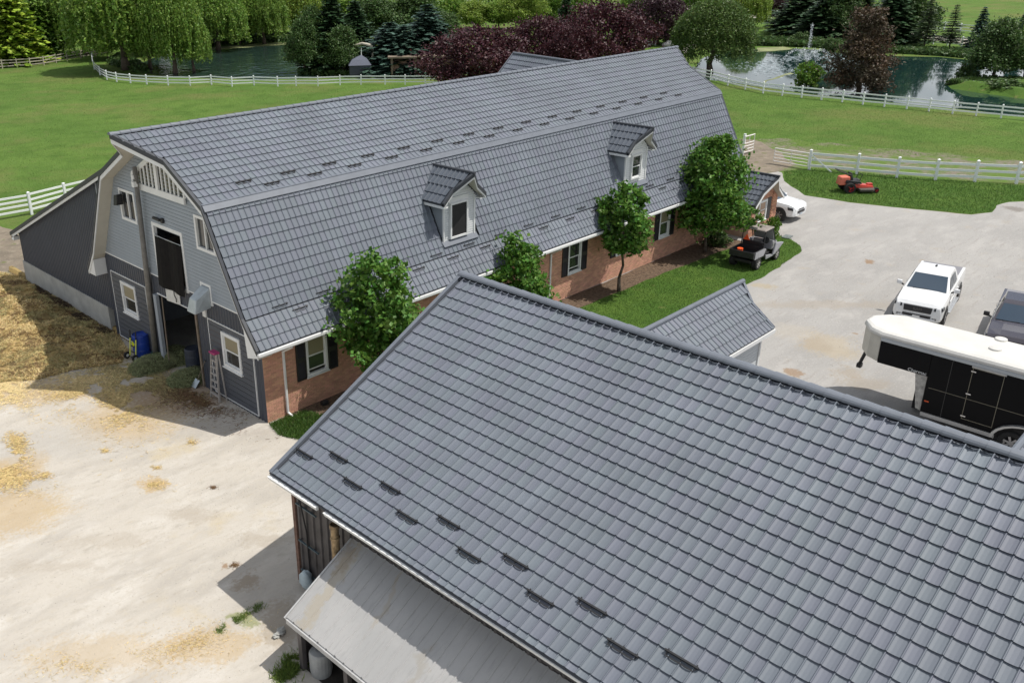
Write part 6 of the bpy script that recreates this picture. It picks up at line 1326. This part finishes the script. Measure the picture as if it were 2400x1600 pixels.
def ins_(p, k): return (cx+(p[0]-cx)*(1-k), p[1]-(.09*k/.12 if p[1] > -16 else 0))
lev = [(0, 2.84), (0, 2.93), (.05, 3.01), (.16, 3.05)]; n = len(outl); vs = []
for k, z in lev: vs += [(*ins_(p, k), z) for p in outl]
mb.add(vs, [(j*n+i, j*n+(i+1) % n, (j+1)*n+(i+1) % n, (j+1)*n+i) for j in range(3) for i in range(n)]+[tuple(range(3*n, 4*n))]); mb.build('roof', M_TW, TR)
MB().box(X0-.035, X0-.005, YE, -14.92, 2.70, 2.83).build('roof_rail', mat('rail_alu', (.50, .54, .58), .35, .4), TR, bevel=.012)
MB().hexa([(X0+.04, -16.62, .5), (X1-.04, -16.62, .5), (X1-.04, -16.45, .55), (X0+.04, -16.45, .55), (X0+.04, -16.62, 1.84), (X1-.04, -16.62, 1.84), (X1-.04, -16.22, 1.84), (X0+.04, -16.22, 1.84)]).build('stone_guard', M_SP, TR)
MB().box(X0-.03, X0+.01, -19.0, -16.66, .36, .50).build('skirt', M_ALU, TR)
MB().box(X0-.03, X0+.01, YE, -20.9, .36, .50).build('skirt', M_ALU, TR)
M_SEAM = mat('trim_tan', (.22, .20, .15), .5)
MB().box(X0-.012, X0-.0, YE, -16.74, 1.455, 1.47).build('seam_strip', M_SEAM, TR)
dr = MB(); frame_rect(dr, 'x', X0, -18.88, -17.93, .70, 2.62, .018, 0, .014); DRR = dr.build('door', M_SEAM, TR)
MB().box(X0-.05, X0, -18.93, -17.90, 2.64, 2.70).build('drip_rail', M_ALU, DRR)
for yy in (-17.3, -21.6, -22.9): MB().box(X0-.006, X0, yy-.008, yy+.008, .52, 2.70).build('panel_seam', mat('seam_dark', (.05, .05, .05), .4), TR)
for z in (.82, 2.5, 1.66): MB().box(X0-.035, X0-.015, -18.05, -17.90, z-.02, z+.02).build('hinge' if z != 1.66 else 'latch', M_CHROME, DRR)
MB().box(X0-.02, X0, -16.85, -16.70, .92, .96).build('marker_lamp', mat('amber', (.7, .10, .02), .4), TR)
text_mesh('Charmac', .17, .004, 'lettering', M_WHITE, TR, (X0-.012-17.4, -16.28+18.5, 1.93), (R_(90), 0, R_(-90)))
for yw in (-19.52, -20.42):
    t = MB(); r = .40; t.lathe([(r*.6, -.11), (r*.93, -.11), (r, -.08), (r, .08), (r*.93, .11), (r*.6, .11)], (X0+.0, yw, r), 'x', 26); Wq = t.build('wheel', M_RUBBER, TR)
    m = MB(); m.lathe([(r*.62, -.10), (r*.56, -.05), (r*.54, .05)], (X0+.0, yw, r), 'x', 22)
    for k in range(6): a = k*math.pi/3+.2; m.bar((X0-.07, yw, r), (X0-.075, yw+r*.56*math.cos(a), r+r*.56*math.sin(a)), .07, .03, (1, 0, 0))
    m.build('rim', M_RIM, Wq)
mb = MB()
for k in range(12):
    a0, a1 = math.pi*k/12, math.pi*(k+1)/12
    for c_, rr in ((-19.97, .98),):
        p = lambda a, r: (c_+r*math.cos(a)*1.02, .42+r*math.sin(a)*.66)
        (y0, z0_), (y1, z1_), (y2, z2_), (y3, z3_) = p(a0, rr), p(a1, rr), p(a1, rr+.09), p(a0, rr+.09)
        mb.hexa([(X0-.15, y0, z0_), (X0+.01, y0, z0_), (X0+.01, y1, z1_), (X0-.15, y1, z1_), (X0-.15, y3, z3_), (X0+.01, y3, z3_), (X0+.01, y2, z2_), (X0-.15, y2, z2_)])
mb.build('fender', M_ALU, TR); MB().prism([(-19.97+.97*math.cos(a)*1.02, .42+.97*math.sin(a)*.66) for a in np.linspace(0, math.pi, 14)], 'x', X0-.008, X0).build('wheel_well', M_BLACK, TR)
for c_ in ((18.35, -18.1), (17.35, -18.2)):
    MB().lathe([(.20, 3.04), (.19, 3.10), (.10, 3.12), (.0, 3.12)], (c_[0], c_[1], 0), 'z', 18).build('roof_vent', M_TW, TR)
g = MB(); g.tube((17.35, -14.22, 1.95), (17.30, -14.02, 1.15), .07, .06, 10); g.box(17.22, 17.42, -14.10, -13.94, 1.02, 1.18); g.bar((17.35, -14.3, 1.9), (17.6, -15.2, 1.75), .1, .1); g.path([(17.5, -14.1, 1.8), (17.75, -14.05, 1.45), (17.6, -14.0, 1.3), (17.35, -14.0, 1.35)], .015, 6); g.build('gooseneck_hitch', M_BLACKP, TR)
MB().box(17.2, 17.6, -16.3, -16.1, .1, 1.8).build('jack_leg', M_BLACKP, TR)

o = MB().lathe([(0, 0), (.24, .0), (.27, .15), (.27, .62), (.24, .68), (.12, .72), (0, .72)], (0, 0, 0), 'z', 20).build('plastic_drum', mat('dusty_white', (.30, .31, .31), .6, var=.2)); c = G(755, 1535, .5); o.location = (c[0]-.05, c[1], .013); tag(o, 'dusty pale grey drum in the dark space under the metal canopy', 'drum')
# ------------------------------------------------------------------ props by the gable door
pb = G(367, 842); ph = 8.35
po = empty('utility_pole', (pb[0], pb[1], 0), 0, 'tall grey timber pole leaning against the barn gable by the door', 'pole')
tp_ = PLY(315, 392, 7.75); d_ = ray(315, 392); tpos = CAM+d_*((-.32)-CAM[0])/d_[0]
mb = MB(); mb.tube((0, 0, 0), (tpos[0]-pb[0], tpos[1]-pb[1], tpos[2]), .13, .09, 12); mb.build('pole', mat('silver_timber', (.19, .18, .165), .85, var=.2, vscale=5), po, smooth=True)
mb = MB(); mb.path([(.16, -.02, 0), (.12, -.02, 2.2), ((tpos[0]-pb[0])*.5+.13, (tpos[1]-pb[1])*.5, tpos[2]*.5)], .03, 7); mb.build('conduit', M_ALU, po)
mb = MB(); mb.box(tpos[0]-pb[0]-.14, tpos[0]-pb[0]+.02, tpos[1]-pb[1]-.02, tpos[1]-pb[1]+.16, tpos[2]-.75, tpos[2]-.55); mb.box(tpos[0]-pb[0]-.12, tpos[0]-pb[0]+.02, tpos[1]-pb[1], tpos[1]-pb[1]+.14, tpos[2]-.45, tpos[2]-.30); mb.build('insulator', M_WHITE, po)
M_BLUE = mat('blue_plastic', (.015, .05, .30), .35, var=.15)
def drum(q, r, h, m, label, tilt=0, xyz=None):
    c = xyz if xyz is not None else G(*q); o = empty('barrel', (c[0], c[1], .01), 0, label, 'barrel'); o.rotation_euler.x = tilt
    MB().lathe([(0, 0), (r*.94, 0), (r, .03), (r, h*.3), (r*1.03, h*.33), (r, h*.36), (r, h*.62), (r*1.03, h*.65), (r, h*.68), (r*.98, h-.03), (r*.9, h)], (0, 0, 0), 'z', 22).build('drum', m, o)
    MB().lathe([(r*.9, h), (r*.92, h-.04), (r*.0, h-.05)], (0, 0, 0), 'z', 22).build('lid', m, o); return o
b1 = drum((335, 833), .36, 1.0, M_BLUE, 'blue barrel with a yellow diamond sticker behind the hand truck')
MB().add([(-.375, .0, .52), (-.375, -.13, .65), (-.375, 0, .78), (-.375, .13, .65), (-.34, .0, .52), (-.34, -.13, .65), (-.34, 0, .78), (-.34, .13, .65)], [(0, 1, 2, 3), (0, 1, 5, 4), (1, 2, 6, 5), (2, 3, 7, 6), (3, 0, 4, 7)]).build('diamond_sticker', mat('sticker_yellow', (.65, .70, .02), .5), b1)
drum(None, .33, .95, mat('slate_plastic', (.035, .042, .06), .5), 'slate grey barrel just inside the barn doorway', xyz=(.55, 6.0, 0)); drum(None, .32, .98, mat('worn_blue', (.04, .12, .30), .5, var=.25), 'worn blue barrel at the right of the barn doorway', xyz=(1.0, 5.35, 0))
c = G(357, 842); o = MB().lathe([(0, 0), (.15, 0), (.19, .34), (.17, .34), (.13, .02)], (0, 0, 0), 'z', 16).build('bucket', mat('teal_plastic', (.05, .16, .18), .5)); o.location = (c[0]+.10, c[1]-.18, .01); tag(o, 'teal bucket beside the foot of the timber pole', 'bucket')
hc = G(313, 842); HTk = empty('hand_truck', (hc[0], hc[1], .01), R_(8), 'yellow hand truck with black wheels in front of the blue barrel', 'hand truck')
M_YEL = mat('handtruck_yellow', (.62, .66, .12), .5)
for sg in (-1, 1):
    MB().path([(0, sg*.2, .14), (.12, sg*.2, .9)], .032, 8).build('rail', M_YEL, HTk); MB().path([(.12, sg*.2, .9), (.155, sg*.2, 1.25)], .026, 8).build('grip', M_BLACKP, HTk)
    t = MB(); t.lathe([(.07, -.045), (.14, -.045), (.155, 0), (.14, .045), (.07, .045)], (-.10, sg*.28, .155), 'y', 18); t.build('wheel', M_RUBBER, HTk); MB().tube((-.10, sg*.28-.03, .155), (-.10, sg*.28+.03, .155), .075, n=14).build('hub', M_WHITE, HTk)
for z in (.3, .55, .8): MB().bar((.02+z*.13, -.2, z), (.02+z*.13, .2, z), .03, .03).build('crossbar', M_BLACKP, HTk)
MB().box(.0, .25, -.22, .22, .02, .035).build('toe_plate', M_BLACKP, HTk)
# step ladder
lt = PLY(512, 823, 0); 
l0a, l0b = G(495, 930), G(515, 944); d_ = ray(505, 826); 
LD = empty('step_ladder', (l0b[0], l0b[1], 0), 0, 'pale aluminium stepladder with pink top leaning by the right panel window', 'ladder')
top = Vector((-.30-l0b[0], 2.80-l0b[1], 2.02)); f1 = Vector((0, 0, 0)); f2 = Vector((l0a[0]-l0b[0], l0a[1]-l0b[1], 0)); wv = Vector((0, .17, 0))
M_LAD = mat('ladder_grey', (.50, .47, .44), .45, .2)
MB().bar(f1, top-wv, .03, .075).build('stile', M_LAD, LD); MB().bar(f2, top+wv, .03, .075).build('stile', M_LAD, LD)
for k in range(6):
    t = .12+k*.145; a = f1.lerp(top-wv, t); b = f2.lerp(top+wv, t); MB().bar(a, b, .09, .03).build('tread', M_LAD, LD)
MB().box(top.x-.10, top.x+.14, top.y-.20, top.y+.20, top.z-.02, top.z+.06).build('top_cap', mat('pink_plastic', (.38, .04, .15), .6), LD, bevel=.015)
for sg in (-1, 1): MB().bar((-.22-l0b[0]+.12, 2.80-l0b[1]+sg*.24, 0), top+Vector((.10, sg*.16, 0)), .025, .05).build('rear_leg', M_LAD, LD)
# shovel
sc_ = G(464, 905); SV = empty('shovel', (sc_[0], sc_[1], 0), 0, 'flat steel shovel propped against the wall left of the stepladder', 'shovel')
tgt = Vector((-.06-sc_[0], 3.95-sc_[1], 1.25)); dirv = tgt.normalized()
MB().tube((0, 0, .25), tgt, .016, n=8).build('handle', M_WOOD, SV); MB().tube(tgt-Vector((0, .06, 0)), tgt+Vector((0, .06, 0)), .02, n=8).build('grip', M_BLACKP, SV)
MB().hexa([(-.20, -.16, .02), (-.20, .16, .02), (.03, .16, .28), (.03, -.16, .28), (-.21, -.16, .035), (-.21, .16, .035), (.02, .16, .30), (.02, -.16, .30)]).build('blade', mat('shovel_steel', (.40, .46, .50), .4, .3), SV)
for k, q in enumerate(((690, 963),)):
    c = GD(*q); o = MB().box(-.14, .14, -.10, .10, 0, .16).build('valve_box', M_BLACKP, None, bevel=.03); o.location = (2.35, -.35, .02); tag(o, 'small black valve box at the foot of the brick wall', 'box')

# ------------------------------------------------------------------ fountain, lamp post, pump house, pavilion, rocks, far building
fc_ = G(1600+855*.3401, 440*.3401); FT = empty('fountain', (fc_[0], fc_[1], .03), 0, 'white water jets of the fountain in the right pond', 'fountain')
m_w = mat('spray', (.82, .86, .90), .5, alpha=.55)
MB().tube((0, 0, 0), (0, 0, .3), .35, n=12).build('float', M_BLACKP, FT)
rnd = np.random.default_rng(5); P = []
for a in np.linspace(0, 2*np.pi, 9)[:-1]:
    for t in np.linspace(0, 1, 60):
        P.append((math.cos(a)*t*3.4, math.sin(a)*t*3.4, 3.2*t*(1-t)*2.0+.2, .02+.03*t))
for t in np.linspace(0, 1, 160): P.append((0, 0, 5.2*t, .05*(1-t)+.02)); 
P = np.array(P); n = len(P); k = 3; Q = np.repeat(P, k, 0); Q[:, :3] += rnd.normal(0, 1, (n*k, 3))*(.05+Q[:, 3:4]*1.4); M = rot_mats(n*k, 1.2, sx=rnd.uniform(.05, .13, n*k))
link('water_jet', scatter_mesh('water_jet', LQ, LQF, Q[:, :3], M), m_w, FT, 'stuff')
pp = []
for R1 in (5.0, 5.6): 
    for a in np.linspace(0, 6.28, 40): pp.append((R1*math.cos(a), R1*math.sin(a), 0))
n = 1600; a = rnd.uniform(0, 6.28, n); R1 = rnd.normal(5.6, 1.6, n); Q = np.stack([R1*np.cos(a)*1.8, R1*np.sin(a)*.9, rnd.uniform(.0, .03, n)], 1); M = rot_mats(n, .1, sx=rnd.uniform(.15, .5, n)); link('foam', scatter_mesh('foam', LQ, LQF, Q, M), mat('foam', (.42, .50, .54), .6, alpha=.35), FT, 'stuff')
c = G(1536, 107); h = HT(c, 70); LP = empty('lamp_post', tuple(c), 0, 'white garden lamp post in front of the darkest purple maple', 'lamp post')
MB().tube((0, 0, 0), (0, 0, h-.5), .12, .09, 10).build('post', M_WHITE, LP); MB().lathe([(.0, h-.5), (.28, h-.42), (.30, h-.1), (.15, h+.1), (0, h+.14)], (0, 0, 0), 'z', 12).build('lantern', M_WHITE, LP)
M_ROCK = mat('pale_boulder', (.42, .41, .39), .9, var=.2)
for q, s, lab in (((1517, 108), .95, 'large pale boulder left of the garden lamp post'), ((1504, 114), .7, 'pale boulder at the edge of the large purple maple'), ((1530, 105), .55, 'small grey boulder nearest the garden lamp post'), ((1565, 110), .9, 'flat pale boulder just above the barn ridge end'), ((1520, 72), .9, 'pale stone under the darkest purple maple crown')):
    c = G(*q); o = MB().blob((0, 0, 0), (s*1.1, s*.8, s*.6), int(s*100), .3).build('boulder', M_ROCK, smooth=True); o.location = (c[0], c[1], s*.3); tag(o, lab, 'boulder', 'pale boulders by the drive')
c = G(844, 180); PH = empty('pump_house', (c[0], c[1], 0), YAW-R_(90)+.1, 'small slate-coloured pump house with a hipped roof by the pond', 'hut'); PH.scale = (.68, .68, .68); w = 2.0
M_SL = mat('slate_wood', (.055, .06, .085), .7, var=.1); MB().box(-w, w, -w*.8, w*.8, 0, 2.3).build('wall', M_SL, PH)
MB().add([(-w-.2, -w*.8-.2, 2.3), (w+.2, -w*.8-.2, 2.3), (w+.2, w*.8+.2, 2.3), (-w-.2, w*.8+.2, 2.3), (-w*.75, -w*.5, 3.3), (w*.75, -w*.5, 3.3), (w*.75, w*.5, 3.3), (-w*.75, w*.5, 3.3), (.4, 0, 4.1)], [(0, 1, 5, 4), (1, 2, 6, 5), (2, 3, 7, 6), (3, 0, 4, 7), (4, 5, 8), (5, 6, 8), (6, 7, 8), (7, 4, 8), (3, 2, 1, 0)]).build('roof', mat('slate_roof', (.09, .10, .14), .7, var=.1), PH)
MB().tube((.4, 0, 4.0), (.45, 0, 5.4), .10, .05, 8).build('finial', M_WHITE, PH)
c = G(862, 182); SN = empty('bare_snag', (c[0]+2.5, c[1]+2.0, 0), 0, 'pale bare curved tree limb above the pump house', 'dead branch'); hh = HT((c[0]+2.5, c[1]+2.0, 0), 102)
_rv = Vector(tuple(_r)); pts = [Vector((0, 0, 0)), Vector((0, 0, hh*.45)), _rv*.3+Vector((0, 0, hh*.75)), Vector((0, 0, hh*.93)), -_rv*1.2+Vector((0, 0, hh)), -_rv*2.4+Vector((0, 0, hh*.93))]
MB().path([tuple(p) for p in pts], [.18, .15, .14, .22, .16, .06], 8).build('limb', mat('bleached_wood', (.48, .44, .36), .8), SN)
c = G(1005, 182); PV = empty('garden_pavilion', (c[0], c[1], 0), YAW-R_(90), 'low garden pavilion with peach wall behind the left purple maple', 'pavilion')
MB().box(-5, 4.5, 1.6, 1.8, 0, 2.1).build('wall', mat('peach_render', (.55, .36, .27), .8), PV); MB().box(-5.3, 4.8, -.4, 2.3, 2.5, 2.7).build('roof', M_WOOD, PV)
for x in (-4.8, -1.7, 1.4, 4.4): MB().box(x-.12, x+.12, -.1, .14, 0, 2.5).build('post', M_WOOD, PV)
c = G(1908, 24); FB = empty('far_shed', (c[0], c[1], 0), YAW-R_(90), 'pale blue-grey roofed shed far behind the dark spruces', 'shed')
MB().box(-4, 4, -3, 3, 0, 3).build('wall', M_WHITE, FB); MB().add([(-4.5, -3.5, 3), (4.5, -3.5, 3), (4.5, 3.5, 3), (-4.5, 3.5, 3), (-4.5, 0, 5.5), (4.5, 0, 5.5)], [(0, 1, 5, 4), (2, 3, 4, 5), (0, 4, 3), (1, 2, 5), (3, 2, 1, 0)]).build('roof', mat('blue_grey_roof', (.40, .48, .54), .5), FB)
SC.cycles.use_denoising = True
